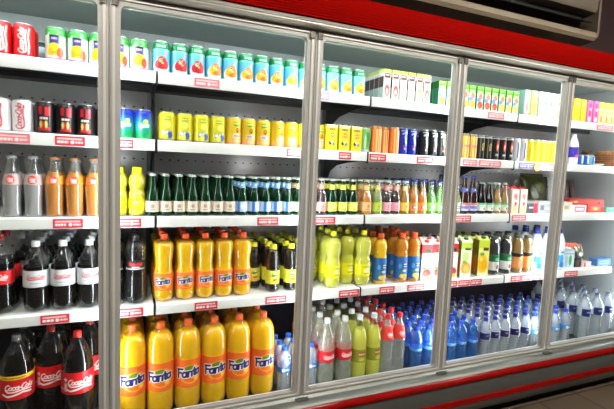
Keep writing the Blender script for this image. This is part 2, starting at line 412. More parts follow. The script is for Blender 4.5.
# base: sill, two red stripes on a rounded aluminium bumper
part(extrude_x('sill', [(.03, .338), (-.02, .338), (-.03, .327), (-.05, .325), (-.062, .318), (-.068, .309), (.03, .309)], XL-.03, XR+.05, ALUB, None))
part(extrude_x('bumper_stripe', [(.0, .309), (-.070, .309), (-.080, .300), (-.084, .288), (-.080, .275), (-.070, .267), (.0, .267)], XL-.03, XR+.05, RED, None))
part(extrude_x('base_panel', [(.03, .267), (-.066, .267), (-.072, .255), (-.074, .20), (-.070, .150), (-.060, .11), (-.04, .085), (.03, .08)], XL-.03, XR+.05, mat('base_aluminium', (72, 74, 69), rough=.4, metal=.3, noise=.04, nscale=2), None))
part(extrude_x('bumper_stripe', [(-.05, .188), (-.0745, .188), (-.0785, .182), (-.0775, .154), (-.0715, .148), (-.05, .148)], XL-.03, XR+.05, RED, None))
part(boxes('kick_plate', [(XL, XR, .05, .6, 0, .26)], mat('kick_dark', (28, 26, 24), rough=.6)))

# ------------------------------------------------------------------ air conditioner above the cooler
ac = empty('air_conditioner', (2.1, .62, 2.4)); tag(ac, 'long beige air conditioner with dark outlet slot mounted above the cooler', 'air conditioner')
BG = mat('ac_beige', (98, 86, 70), rough=.45, noise=.05)
def acx(name, poly, x0, x1, mt): 
    o = extrude_x(name, [(y-.62, z-2.4) for y, z in poly], x0-2.1, x1-2.1, mt, ac); return o
acx('front_panel', [(.46, 2.575), (.45, 2.60), (.45, 2.78), (.48, 2.82), (.795, 2.82), (.795, 2.575)], 1.15, 3.14, BG)
acx('bottom_panel', [(.455, 2.435), (.443, 2.425), (.443, 2.395), (.46, 2.375), (.60, 2.365), (.795, 2.37), (.795, 2.42), (.56, 2.425), (.475, 2.43)], 1.15, 3.14, mat('ac_beige_low', (132, 118, 96), rough=.45))
acx('outlet_recess', [(.60, 2.42), (.54, 2.574), (.795, 2.574), (.795, 2.42)], 1.17, 3.12, mat('ac_dark', (16, 14, 12), rough=.6))
acx('louvre', [(.47, 2.50), (.465, 2.504), (.55, 2.535), (.553, 2.531)], 1.18, 3.11, mat('ac_louvre', (12, 11, 9), rough=.6))
for xx in (1.13, 3.14):
    acx('end_cap', [(.47, 2.38), (.445, 2.40), (.44, 2.43), (.44, 2.78), (.48, 2.83), (.797, 2.83), (.797, 2.365), (.6, 2.365)], xx, xx+.022, BG)
for i in range(9):
    x = 1.3+i*.22
    acx('vane', [(.57, 2.43), (.57, 2.57), (.598, 2.575), (.598, 2.425)], x, x+.004, MATS['ac_louvre'])
tag(tube('drain_pipe', [(3.0, .635, 2.06), (3.0, .635, 2.372)], .018, mat('pipe_white', (170, 160, 140)), None), 'pale drain pipe rising from cooler roof to the air conditioner', 'pipe')

# ------------------------------------------------------------------ packaging kinds
def can(name, h, r, paint, base, parent_tab=True):
    t = empty(name)
    pr = [(r*.74, .002), (r*.78, .0), (r*.86, .002), (r*.98, .009), (r, .013)]
    up = [(r, h-.015), (r*.97, h-.010), (r*.86, h-.003), (r*.84, h-.002)]
    P = np.concatenate([np.array(pr), rs([(r, .013), (r, h-.015)], dz=.002)[1:-1], np.array(up)])
    lathe('can_body', P, CAN, t, seg=72, paint=paint, base=base)
    lathe('lid', [(r*.84, h-.004), (r*.86, h-.0015), (r*.85, h), (r*.81, h-.0005), (r*.79, h-.004), (.0001, h-.004)], ALU, t, seg=24)
    boxes('pull_tab', [(-.006, .006, -.012, .008, h-.0035, h-.0022)], ALU, t, .0005)
    return t

def at_r(P, z): return float(np.interp(z, P[:, 1], P[:, 0]))
def bottle(name, H, R, prof, liquid=None, fill=.8, cap=((235, 235, 235), .016, .018), labels=(), shell=PET, petal=0, seg=28, solid=None, capname='cap'):
    """prof: (r/R, z/H) outline of the bottle from its base to its neck"""
    t = empty(name)
    P = rs([(a*R, b*H) for a, b in prof], n=54, sm=1)
    P[0, 0] = 0.001
    lathe('bottle_body', P, solid or shell, t, seg=seg, petal=petal)
    if liquid:
        Q = np.array([(max(p[0]-.0012, .0005), p[1]+.0015) for p in P if p[1] < fill*H]); lathe('liquid', Q, liquid, t, seg=seg, petal=petal)
    cc, cr, ch = cap
    cm = mat('cap_%d_%d_%d' % cc, cc, rough=.4)
    if capname == 'crown_cap':
        lathe('crown_cap', [(cr*.8, H-ch), (cr*1.12, H-ch*.95), (cr, H-ch*.3), (cr*.85, H), (.0002, H)], cm, t, seg=18)
    else:
        lathe('cap', [(cr*.98, H-ch), (cr, H-ch*.95), (cr*.97, H-.0015), (cr*.88, H), (.0002, H)], cm, t, seg=24)
        lathe('neck_ring', [(cr*.9, H-ch-.004), (cr*1.03, H-ch-.0035), (cr*1.03, H-ch-.001), (cr*.9, H-ch)], cm, t, seg=24)
    for (z0, z1, base, fn, *nm) in labels:
        zs = np.linspace(z0, z1, max(6, int((z1-z0)/.0013)))
        L = [(at_r(P, z)+.0007, z) for z in zs]
        lathe(nm[0] if nm else 'label', [(L[0][0]-.0012, L[0][1])]+L+[(L[-1][0]-.0012, L[-1][1])], PRINT, t, seg=170 if R > .05 else (120 if R > .035 else 72), paint=fn, base=base)
    return t

ORD = ['leftmost', 'second from left', 'third from left', 'fourth from left', 'fifth from left', 'sixth from left', 'seventh from left', 'eighth from left', 'ninth from left', 'tenth from left', 'eleventh from left', 'twelfth from left', 'thirteenth from left', 'fourteenth from left']
ROW = ['front row', 'second row', 'third row', 'fourth row', 'fifth row', 'sixth row', 'seventh row']
PLACE = {1: 'top shelf', 2: 'second shelf', 3: 'middle shelf', 4: 'fourth shelf', 5: 'bottom deck'}
SZ = {1: Z1, 2: Z2, 3: Z3, 4: Z4, 5: ZD}
STAND = []
def run(proto, pxs, lv, r, desc, cat, rows=1, dy=None, h=.12, Y0=None, group=None, jit=0, rz=0, skip=(), turn=.0):
    """stand copies of proto in front-to-back files on a shelf; pxs: where each file's front one stands"""
    z = SZ[lv]; Y0 = Y0 if Y0 is not None else (.106+r if lv < 5 else .07+r)
    dy = dy or 2*r+.002; first = True; n = len(pxs)*rows
    for k in range(rows):
        for i, px in enumerate(pxs):
            if (i, k) in skip: continue
            X = X_at(px, z+h*.45, Y0) + (random.uniform(-jit, jit) if k else 0)
            Y = Y0+k*dy
            if Y > .585-r: continue
            o = proto if first else dup(proto); first = False
            o.location = (X, Y, z+.0005); STAND.append((o, r, lv, 'carton' in o.name, dy/2))
            o.rotation_euler = (0, 0, rz+random.uniform(-turn, turn))
            bits = [desc]
            if len(pxs) > 1: bits.append(ORD[i])
            if rows > 1: bits.append(ROW[k])
            bits.append(PLACE[lv])
            if len(' '.join(bits).split()) > 16: bits = bits[:-1]
            tag(o, ', '.join(bits), cat, (group or (desc.split(' with ')[0]+' on the '+PLACE[lv])) if n > 1 else None)

# ---- outlines
PET2 = [(.0, .006), (.55, .0), (.86, .008), (.98, .035), (1, .06), (1, .38), (.985, .40), (.985, .62), (1, .64), (.99, .69), (.92, .75), (.76, .81), (.55, .86), (.36, .905), (.27, .93), (.26, .955), (.26, .985)]
FAN2 = [(.0, .006), (.55, .0), (.86, .01), (.98, .045), (1, .08), (1, .36), (.985, .37), (.985, .56), (1, .57), (1.0, .70), (.97, .77), (.87, .84), (.66, .892), (.40, .925), (.26, .94), (.25, .985)]
COL2 = [(.0, .006), (.55, .0), (.86, .008), (.98, .035), (1, .06), (1, .38), (.985, .40), (.985, .62), (1, .635), (.96, .69), (.84, .76), (.66, .83), (.46, .89), (.30, .93), (.25, .95), (.25, .985)]
WAIST = [(.0, .006), (.55, .0), (.84, .012), (.97, .05), (1, .09), (.97, .14), (.95, .18), (.95, .36), (1, .39), (.92, .46), (.84, .52), (.86, .60), (.96, .70), (1, .78), (.93, .85), (.66, .90), (.38, .93), (.34, .985)]
BUB = [(.0, .006), (.6, .0), (.88, .012), (.99, .05), (1, .10), (.95, .16), (.95, .40), (1, .43), (.86, .50), (.80, .53), (.90, .58), (1, .66), (1, .73), (.88, .81), (.60, .87), (.36, .905), (.32, .985)]
PET1 = [(.0, .006), (.55, .0), (.84, .012), (.97, .05), (1, .10), (1, .34), (.98, .35), (.98, .56), (1, .57), (.97, .63), (.84, .72), (.62, .80), (.42, .87), (.33, .905), (.31, .985)]
GLC = [(.0, .004), (.85, .0), (.92, .02), (.90, .08), (.88, .16), (.94, .28), (1, .42), (1, .48), (.93, .55), (.80, .66), (.60, .78), (.46, .86), (.40, .92), (.42, .94), (.40, .97)]
GLS_ = [(.0, .004), (.9, .0), (1, .025), (1, .42), (.97, .48), (.80, .57), (.58, .68), (.47, .78), (.43, .90), (.47, .93), (.44, .97)]
WAT = [(.0, .006), (.6, .0), (.9, .012), (1, .04), (.95, .08), (1, .12), (.95, .16), (1, .20), (.95, .24), (1, .28), (.95, .32), (1, .36), (.96, .40), (.96, .62), (1, .65), (1, .71), (.93, .77), (.76, .83), (.54, .88), (.42, .905), (.38, .92), (.38, .985)]
JUG = [(.0, .004), (.9, .0), (1, .03), (1, .60), (.95, .68), (.80, .77), (.60, .85), (.44, .90), (.42, .97)]
JUI = [(.0, .004), (.9, .0), (1, .03), (1, .52), (.90, .56), (.96, .62), (.96, .74), (.84, .84), (.62, .90), (.54, .93), (.54, .97)]
# ---- liquids
LQ_COLA = mat('cola', (5, 2, 2), rough=.2, spec=.1)
LQ_OR = mat('orange_soda', (255, 204, 16), rough=.2, transl=.25)
LQ_OR2 = mat('orange_drink', (250, 160, 20), rough=.2, transl=.2)
LQ_LEM = mat('lemon_soda', (226, 226, 90), rough=.2, transl=.25)
LQ_YEL = mat('yellow_soda', (236, 230, 74), rough=.2, transl=.25)
LQ_MAN = mat('mango_drink', (236, 158, 30), rough=.25, transl=.35)
LQ_PEA = mat('peach_juice', (222, 170, 70), rough=.25, transl=.35)
LQ_GRE = mat('green_drink', (110, 190, 40), rough=.2, transl=.4)
LQ_PAL = mat('pale_lime_drink', (205, 215, 130), rough=.2, transl=.4)
LQ_RED = mat('dark_red_drink', (64, 8, 16), rough=.12)
LQ_CLR = clear('clear_drink', tint=(226, 222, 224), body=.82, bodyc=(206, 198, 204), edge=.25)
G_GRN = mat('green_glass', (8, 52, 24), rough=.1, coat=.5, transl=.2)
G_DRK = mat('dark_bottle', (16, 12, 12), rough=.1, coat=.5)
G_PUR = mat('brown_glass', (50, 22, 22), rough=.1, coat=.5)

# =================================================================== TOP SHELF
def p_coke(cv):
    cv.coke(.0, .058, .085, rot=PI/2, k=1.3)
    cv.line([(.021, .014), (.024, .04), (.020, .07), (.024, .1)], .0035, (245, 235, 235)); cv.band(0, .006, (180, 180, 185))
c_coke = can('red_soda_can', .118, .033, p_coke, (214, 16, 24))
run(c_coke, [3, 22.5], 1, .033, 'red cola can with white script running upward', 'can', 2, turn=.1)
def p_trop(cv):
    cv.band(.090, .2, (50, 150, 60)); cv.ell(-.002, .090, .019, .014, (210, 232, 210)); cv.ell(.001, .100, .015, .009, (80, 180, 80))
    cv.line([(-.014, .10), (-.017, .07), (-.014, .05)], .004, (90, 190, 90)); cv.line([(.014, .106), (.018, .08), (.018, .06)], .006, (120, 200, 120))
    cv.rect(-.014, .016, .060, .09, (70, 40, 120)); cv.rect(-.015, .017, .084, .092, (20, 20, 45)); cv.scribble(-.008, .01, .079, .006, (200, 190, 230), 3)
    cv.ell(.0, .038, .022, .025, (250, 208, 30)); cv.ell(-.006, .030, .014, .014, (252, 184, 10)); cv.ell(.021, .030, .012, .020, (222, 70, 30)); cv.scribble(-.007, .007, .03, .004, (120, 110, 20), 5)
    cv.band(.0, .012, (190, 120, 190)); cv.ell(-.001, .014, .015, .005, (235, 225, 235))
c_trop = can('juice_can', .121, .0345, p_trop, (206, 218, 208))
run(c_trop, [58.5, 80, 99.5, 118.5, 136.5], 1, .0345, 'green-topped white can with purple panel over yellow fruit', 'can', 2, turn=.1)
c_dk = can('dark_green_can', .112, .033, lambda cv: (cv.band(.05, .09, (190, 205, 205)), cv.band(.0, .05, (12, 50, 40))), (30, 60, 55))
c_dk.location = (X_at(40.5, Z1+.05, .36), .36, Z1+.0005); tag(c_dk, 'dark green can standing alone behind the gap on the top shelf', 'can')
def p_fruit(fc, fc2):
    def f(cv):
        cv.band(.094, .2, (10, 116, 66)); cv.scribble(-.014, .016, .104, .007, (180, 240, 200), 4)
        cv.band(.088, .094, (120, 210, 190)); cv.band(.0, .012, (225, 232, 228))
        cv.ell(.0, .028, .034, .024, (222, 232, 230)); cv.ell(.004, .044, .019, .022, fc); cv.ell(-.012, .034, .014, .017, fc2); cv.ell(.018, .034, .012, .018, fc); cv.ell(-.002, .05, .006, .007, (255, 240, 190)); cv.ell(.004, .024, .014, .009, tuple(int(v*.85) for v in fc))
        cv.line([(.004, .055), (.016, .072), (.020, .085)], .005, (238, 130, 150)); cv.ell(.0, .052, .006, .004, (70, 160, 60)); cv.ell(.006, .04, .003, .003, (255, 240, 200))
    return f
TEAL = (92, 176, 206)
run(can('juice_can', .125, .0335, p_fruit((208, 30, 36), (190, 20, 40)), TEAL), [165.5, 182.8, 198.7], 1, .0335, 'teal can with red strawberries under a green top', 'can', 2, turn=.12)
run(can('juice_can', .125, .0335, p_fruit((246, 130, 20), (252, 176, 20)), TEAL), [215.6, 231.3, 246.6, 261.3, 276], 1, .0335, 'teal can with orange fruit under a green top', 'can', 2, turn=.12)
run(can('juice_can', .125, .0335, p_fruit((250, 210, 20), (245, 196, 10)), TEAL), [289.8, 303], 1, .0335, 'teal can with yellow pineapple under a green top', 'can', 2, turn=.08)
run(can('juice_can', .125, .0335, p_fruit((252, 180, 10), (250, 205, 40)), (120, 195, 215)), [316.5, 330.2, 343.2, 355.5], 1, .0335, 'pale teal can with golden mango under a green top', 'can', 2, turn=.08)
def carton(name, w, d, h, front, base, side=None, top=None, straw=True):
    t = empty(name); pbox('carton_body', w, d, h, front, side, base, CARD, t, nx=18, nz=40, top=top)
    boxes('straw_hole', [(w*.12, w*.28, -d*.12, d*.06, h, h+.0012)], ALU, t)
    boxes('top_fold', [(-w*.47, w*.47, -.003, .0005, h, h+.003)], mat('fold_%d_%d_%d' % (top or base), top or base, rough=.5), t)
    return t
def p_milkc(fc, acc):
    def f(cv):
        cv.band(.13, .2, (200, 212, 96)); cv.rect(-.017, .017, .102, .128, (84, 40, 46)); cv.scribble(-.012, .012, .118, .005, (240, 220, 220), 2); cv.rect(-.015, .014, .096, .104, acc)
        cv.ell(.002, .045, .014, .028, fc); cv.ell(.002, .040, .006, .014, (250, 240, 235)); cv.ell(.003, .06, .005, .008, fc); cv.band(0, .005, (230, 230, 225))
    return f
ms = lambda cv: (cv.band(.06, .112, (75, 62, 62)), cv.band(.13, .2, (205, 220, 110)), cv.band(.0, .06, (160, 178, 172)))
for (pxs, fc, acc, nm) in (([384.5, 393], (208, 90, 90), (240, 190, 190), 'strawberry pink'), ([400.8, 408.8], (230, 170, 160), (245, 205, 180), 'pale pink'), ([416.8], (244, 226, 90), (250, 240, 110), 'yellow'), ([424.2], (200, 70, 50), (225, 120, 100), 'brick red')):
    run(carton('milk_drink_carton', .041, .042, .146, p_milkc(fc, acc), (224, 222, 214), ms, (214, 226, 120)), pxs, 1, .021, 'slim white carton with lime top and %s figure' % nm, 'carton', 5 if fc[0] == 208 else 3, .0445)
def p_gt(f1, f2):
    def f(cv):
        cv.band(.088, .2, (126, 205, 60)); cv.rect(-.019, .019, .104, .112, (30, 140, 50)); cv.scribble(-.014, .014, .098, .007, (240, 250, 200), 6)
        cv.ell(.004, .074, .014, .016, (224, 120, 110)); cv.ell(-.008, .054, .013, .014, (90, 150, 210)); cv.ell(.002, .028, .018, .020, f1); cv.ell(-.004, .024, .006, .008, f2)
    return f
gs = lambda cv: (cv.band(.0, .09, (40, 130, 90)), cv.band(.09, .2, (20, 110, 50)))
run(carton('juice_carton', .044, .046, .127, p_gt((245, 170, 20), (250, 210, 60)), (196, 216, 200), gs, (60, 160, 60)), [439, 447.3, 455.5, 462, 469], 1, .023, 'green-topped juice carton with orange fruit', 'carton', 3, .048)
run(carton('juice_carton', .044, .046, .127, p_gt((228, 70, 40), (240, 110, 60)), (196, 216, 200), gs, (60, 160, 60)), [476.8, 484.2, 491.4], 1, .023, 'green-topped juice carton with red tomato-like fruit', 'carton', 2, .048)
run(carton('juice_carton', .044, .046, .127, p_gt((240, 190, 60), (240, 225, 130)), (206, 214, 180), gs, (60, 160, 60)), [498.6, 505.6, 512.2], 1, .023, 'green-topped juice carton with pale yellow fruit', 'carton', 2, .048)
run(carton('dairy_carton', .042, .044, .148, lambda cv: (cv.band(.115, .2, (150, 205, 150)), cv.ell(0, .05, .014, .03, (225, 130, 130)), cv.band(0, .02, (230, 150, 140))), (170, 205, 196), None, (40, 150, 80)), [523.8], 1, .022, 'mint carton with pink figure beside the yellow carton', 'carton', 2, .046)
run(carton('dairy_carton', .042, .044, .148, lambda cv: (cv.ell(0, .05, .013, .035, (236, 200, 30)), cv.scribble(-.014, .014, .1, .008, (120, 160, 60), 3), cv.band(.12, .2, (190, 215, 150))), (226, 216, 100), None, (225, 240, 200)), [530.8], 1, .022, 'pale yellow carton beside the white swoosh cartons', 'carton', 2, .046)
run(carton('dairy_carton', .042, .044, .148, lambda cv: (cv.ell(-.018, .03, .024, .065, (40, 140, 190)), cv.ell(-.006, .030, .014, .050, (214, 226, 230)), cv.ell(.004, .092, .011, .008, (60, 70, 100)), cv.ell(.004, .093, .006, .004, (220, 230, 240)), cv.line([(-.012, .125), (.014, .125)], .004, (70, 100, 130)), cv.ell(.008, .05, .006, .012, (110, 170, 60)), cv.band(0, .012, (40, 140, 190))), (190, 202, 206)), [538, 543.8, 549.5], 1, .022, 'white carton with blue swoosh and dark oval', 'carton', 2, .046)
run(carton('dairy_carton', .042, .044, .148, lambda cv: (cv.ell(.0, .025, .016, .022, (110, 70, 50)), cv.ell(.0, .025, .009, .013, (220, 180, 120)), cv.ell(0, .09, .013, .014, (130, 80, 90)), cv.ell(0, .125, .01, .008, (150, 50, 60))), (216, 210, 204)), [555.6, 561.5], 1, .022, 'white carton with brown round print, beside the right mullion', 'carton', 2, .046)
run(carton('juice_carton', .044, .044, .14, lambda cv: (cv.ell(0, .04, .013, .03, (245, 205, 20)), cv.scribble(-.014, .014, .11, .01, (250, 240, 160), 8)), (232, 200, 40)), [574, 580], 1, .022, 'plain bright yellow juice carton', 'carton', 2, .046)
run(carton('juice_carton', .044, .044, .14, lambda cv: (cv.ell(0, .11, .014, .016, (210, 40, 120)), cv.ell(0, .06, .012, .02, (180, 30, 110)), cv.ell(0, .025, .012, .014, (240, 220, 200)), cv.ell(.006, .085, .006, .007, (250, 230, 120))), (226, 110, 176)), [586.2, 592.4], 1, .022, 'magenta pink juice carton', 'carton', 2, .046)
run(carton('juice_carton', .044, .044, .14, lambda cv: (cv.band(.1, .2, (236, 222, 70)), cv.ell(0, .03, .012, .02, (232, 140, 40)), cv.ell(0, .075, .013, .012, (180, 190, 90)), cv.ell(-.006, .05, .005, .008, (200, 60, 40))), (232, 218, 150)), [598, 603.4, 608.6, 613.8, 619], 1, .022, 'cream juice carton with yellow top and orange fruit', 'carton', 2, .046)

# =================================================================== SECOND SHELF
run(can('light_cola_can', .117, .033, lambda cv: (cv.coke(-.004, .058, .09, (205, 40, 60), PI/2, 1.5), cv.band(0, .005, (150, 150, 155))), (236, 232, 238)), [6, 24.5], 2, .033, 'silver-white cola can with red script running upward', 'can', 2, turn=.1)
def p_mel(cv):
    cv.rect(-.016, -.005, .07, .098, (190, 30, 40)); cv.rect(.004, .02, .066, .098, (220, 50, 60)); cv.rect(-.018, .02, .012, .024, (190, 30, 40))
    cv.scribble(-.012, .013, .056, .007, (240, 225, 225), 11); cv.ell(-.009, .034, .0045, .012, (225, 205, 110)); cv.ell(.008, .034, .0045, .013, (235, 220, 130)); cv.rect(-.003, .003, .014, .045, (200, 30, 45))
run(can('black_soda_can', .117, .033, p_mel, (26, 20, 24)), [43.8, 64.4, 86, 104.5], 2, .033, 'black can with red blocks and cream dashes', 'can', 2, turn=.1)
def p_sprite(cv):
    z = (cv.T-.02)/.075; a = np.clip(z, 0, 1)[:, None]
    g = np.array(lin((20, 160, 90))); bl = np.array(lin((20, 50, 190))); md = np.array(lin((30, 150, 170)))
    cv.C = np.where(a < .5, g*(1-2*a)+md*2*a, md*(2-2*a)+bl*(2*a-1))
    cv.ell(.008, .070, .009, .008, (222, 236, 90)); cv.ell(.002, .064, .007, .006, (140, 210, 80)); cv.text('Sprite', .001, .054, .016, .0036, (235, 250, 250), .3, .12, .9)
    cv.band(0, .006, (120, 190, 150))
run(can('lemon_lime_can', .117, .033, p_sprite, (20, 60, 190)), [125.5, 142], 2, .033, 'blue-to-green lemon-lime soda can', 'can', 2, turn=.05)
def p_lem(cv):
    cv.rect(-.014, .014, .084, .096, (110, 150, 30)); cv.scribble(-.012, .013, .09, .006, (230, 245, 120), 2); cv.ell(.002, .066, .013, .014, (238, 240, 110))
    cv.rect(-.022, .022, .022, .042, (120, 150, 190)); cv.scribble(-.018, .018, .034, .010, (225, 235, 235), 9); cv.ell(.012, .024, .011, .014, (60, 90, 170)); cv.ell(-.004, .02, .009, .012, (245, 235, 80)); cv.band(0, .008, (40, 70, 150))
run(can('iced_tea_can', .117, .0332, p_lem, (216, 206, 30)), [168, 186.2, 202.2, 217.8], 2, .0332, 'yellow can with lemon over a blue base', 'can', 2, turn=.15)
def p_pea(cv):
    cv.rect(-.016, .016, .080, .097, (110, 160, 50)); cv.scribble(-.014, .014, .09, .006, (235, 240, 130), 2)
    cv.ell(.002, .062, .009, .011, (150, 80, 20)); cv.ell(.0, .064, .004, .004, (230, 150, 60)); cv.rect(-.02, .02, .03, .046, (225, 200, 190)); cv.scribble(-.015, .015, .038, .006, (150, 130, 170), 5)
    cv.band(.004, .022, (236, 170, 110)); cv.ell(.0, .018, .014, .01, (240, 200, 160))
run(can('iced_tea_can', .117, .0322, p_pea, (226, 192, 38)), [233.4, 247.8, 262.4, 276.8, 290.4, 303.6, 316.6], 2, .0322, 'yellow can with brown peach stone over a peach base', 'can', 2, turn=.35)
def p_eye(cv):
    cv.band(.108, .2, (250, 248, 190)); cv.scribble(-.014, .016, .100, .008, (70, 60, 50), 3); cv.ell(.002, .074, .013, .011, (226, 130, 60)); cv.scribble(-.009, .012, .074, .005, (250, 225, 160), 4)
    cv.ell(-.008, .036, .007, .009, (20, 30, 60)); cv.ell(.010, .032, .006, .008, (110, 130, 150)); cv.ell(.000, .042, .006, .005, (235, 240, 235)); cv.ell(.0, .018, .012, .008, (200, 190, 60))
run(carton('juice_carton', .056, .05, .121, p_eye, (230, 210, 30), lambda cv: cv.band(0, .2, (205, 190, 30)), (250, 246, 180)), [329.5, 342, 354], 2, .027, 'bright yellow carton with orange oval and dark fruit', 'carton', 2, .054)
run(bottle('aloe_drink_bottle', .122, .031, [(.0, .004), (.8, 0), (.86, .04), (.8, .12), (.86, .3), (1, .55), (1, .8), (.94, .93), (.9, .97), (.8, .985)], None, cap=((225, 235, 225), .020, .006),
    labels=[(.006, .112, (120, 190, 110), lambda cv: (cv.ell(.003, .075, .010, .025, (70, 160, 70)), cv.ell(-.010, .05, .006, .035, (205, 230, 200)), cv.band(0, .016, (170, 190, 230)), cv.line([(-.004, .1), (.01, .06), (.0, .03)], .004, (60, 140, 60))))], solid=mat('pale_green_plastic', (175, 205, 165), rough=.4)), [370.4], 2, .031, 'squat pale green hourglass bottle beside the orange slim cans', 'bottle', 2)
def slim(name, fn, base): return can(name, .134, .0262, fn, base)
run(slim('energy_drink_can', lambda cv: (cv.rect(-.014, -.006, 0, .2, (240, 205, 130)), cv.rect(-.001, .003, 0, .2, (245, 225, 170)), cv.rect(.010, .02, 0, .2, (246, 215, 150)), cv.band(.118, .2, (190, 120, 60))), (226, 120, 40)), [377.6, 384.3, 391.2], 2, .0262, 'orange slim can with pale vertical stripes', 'can', 2)
def p_blue(c1, c2, c3):
    def f(cv):
        cv.line([(-.012, .105), (.010, .112), (-.001, .088), (.012, .06), (.0, .03)], .009, c1); cv.ell(.004, .075, .006, .02, c1)
        cv.ell(.0, .042, .010, .008, c2); cv.line([(.004, .05), (.012, .015)], .005, c3); cv.rect(-.02, .02, .118, .123, c1)
    return f
run(slim('energy_drink_can', p_blue((190, 205, 225), (200, 60, 80), (110, 130, 230)), (20, 40, 170)), [398.8, 408], 2, .0262, 'royal blue slim can with silver slash', 'can', 2)
run(slim('energy_drink_can', p_blue((205, 215, 212), (130, 40, 50), (160, 170, 170)), (20, 24, 24)), [423, 432.8, 442.2], 2, .0262, 'black slim can with silver slash and dark red spot', 'can', 2)
run(slim('energy_drink_can', lambda cv: (cv.rect(-.014, -.007, 0, .2, (245, 215, 140)), cv.rect(.004, .010, 0, .2, (250, 230, 180)), cv.band(.06, .075, (205, 140, 110)), cv.band(.12, .2, (120, 100, 60))), (205, 160, 60)), [451.5, 458, 464.6, 471.2], 2, .0262, 'gold slim can with pale vertical stripes', 'can', 2)
run(slim('energy_drink_can', lambda cv: (cv.ell(.003, .07, .010, .020, (200, 170, 90)), cv.ell(.003, .07, .006, .014, (24, 20, 18)), cv.rect(-.016, -.013, .01, .12, (150, 140, 110)), cv.line([(-.004, .05), (.01, .09)], .003, (230, 210, 150)), cv.band(.118, .124, (190, 190, 190))), (22, 20, 18)), [479, 486.4], 2, .0262, 'black slim can with gold emblem', 'can', 2)
run(slim('energy_drink_can', lambda cv: (cv.ell(.0, .08, .008, .030, (214, 40, 34)), cv.ell(-.002, .068, .005, .018, (250, 130, 90)), cv.ell(.001, .075, .003, .012, (255, 230, 210)), cv.rect(-.012, .012, .02, .038, (90, 110, 120)), cv.scribble(-.01, .01, .03, .006, (225, 225, 225), 3), cv.band(.118, .124, (170, 170, 175))), (20, 18, 22)), [494.5, 501.8, 508.8], 2, .0262, 'black slim can with a red flame', 'can', 2)
run(slim('energy_drink_can', lambda cv: (cv.rect(-.008, .0, .02, .11, (90, 80, 110)), cv.rect(.008, .012, .0, .13, (250, 250, 252))), (205, 205, 215)), [515.5, 521.5], 2, .0262, 'silver slim can between the flame and yellow cans', 'can', 2)
run(slim('energy_drink_can', lambda cv: (cv.rect(.006, .012, 0, .13, (250, 244, 120)), cv.ell(0, .07, .008, .024, (236, 216, 30)), cv.band(.12, .2, (210, 205, 120))), (230, 206, 14)), [527.3, 533.6, 539.8, 545.8, 551.6], 2, .0262, 'lemon yellow slim can', 'can', 2)
run(slim('energy_drink_can', lambda cv: (cv.ell(0, .07, .01, .03, (200, 200, 225))), (60, 50, 160)), [558], 2, .0262, 'violet blue slim can half behind the right mullion', 'can', 2)

# =================================================================== MIDDLE SHELF
def p_cglass(cv): cv.ell(0, .137, .016, .016, (222, 58, 58)); cv.text('Coca', 0, .139, .009, .0018, (255, 225, 225), .3); cv.text('Cola', .001, .131, .008, .0018, (255, 225, 225), .3)
CW = (232, 120, 125)
run(bottle('clear_soda_glass_bottle', .222, .0325, GLC, LQ_CLR, .72, ((150, 150, 155), .0155, .010), [(.118, .155, (196, 176, 176), p_cglass)], GLS, capname='crown_cap'), [17.5, 35.5], 3, .0325, 'clear glass soda bottle with round red mark', 'bottle', 3, turn=.05)
run(bottle('orange_soda_glass_bottle', .222, .0325, GLC, LQ_OR2, .76, ((175, 120, 80), .0155, .010), [(.122, .152, (240, 152, 50), p_cglass)], GLS, capname='crown_cap'), [54, 72.8, 90.8], 3, .0325, 'orange soda glass bottle with round red mark', 'bottle', 3, turn=.05)
run(bottle('lime_drink_bottle', .195, .033, BUB, LQ_YEL, .86, ((246, 238, 20), .019, .022), [(.028, .072, (228, 228, 20), lambda cv: (cv.scribble(-.014, .014, .056, .006, (220, 235, 180), 2), cv.scribble(-.012, .012, .044, .005, (190, 210, 90), 5)))], PET), [122.5, 138.2], 3, .033, 'lime yellow bottle with wide yellow cap', 'bottle', 3)
def gb(name, glass, lab, neck, liquid=None, cap=(190, 195, 190), H=.172, R=.0255, shell=None, deco=None):
    L = [(.018, .062, lab, deco or (lambda cv: (cv.ell(0, .042, .007, .008, (180, 150, 140)), cv.scribble(-.010, .010, .027, .004, (150, 130, 120), 2))))]
    if neck: L.append((.122, .146, neck, lambda cv: cv.scribble(-.004, .006, .134, .006, (245, 245, 235), 2), 'neck_label'))
    if liquid: return bottle(name, H, R, GLS_, liquid, .80, (cap, .0128, .009), L, GLS, capname='crown_cap', seg=24)
    return bottle(name, H, R, GLS_, None, .8, (cap, .0128, .009), L, capname='crown_cap', seg=24, solid=glass)
run(gb('green_glass_bottle', G_GRN, (228, 214, 200), None), [157, 168.5, 179.5, 190.8, 202.5, 214.8, 227.2], 3, .0255, 'dark green glass bottle with beige label', 'bottle', 6, .066, turn=.1)
run(gb('green_glass_bottle', G_GRN, (196, 214, 240), (120, 170, 230), deco=lambda cv: (cv.rect(-.02, -.006, .0, .1, (60, 120, 210)), cv.ell(.004, .042, .008, .012, (235, 240, 250)))), [240, 253.6, 265.6, 276.4, 287], 3, .0255, 'green glass bottle with blue label and blue neck band', 'bottle', 6, .066, turn=.3)
run(gb('green_glass_bottle', G_GRN, (222, 205, 160), (214, 180, 130)), [297.6, 309.5], 3, .0255, 'green glass bottle with tan label and tan neck band', 'bottle', 4, .066)
run(gb('red_drink_bottle', None, (240, 170, 170), (236, 160, 150), LQ_RED, cap=(200, 190, 190)), [321.2], 3, .0255, 'dark red bottle with salmon label beside the second mullion', 'bottle', 5, .066)
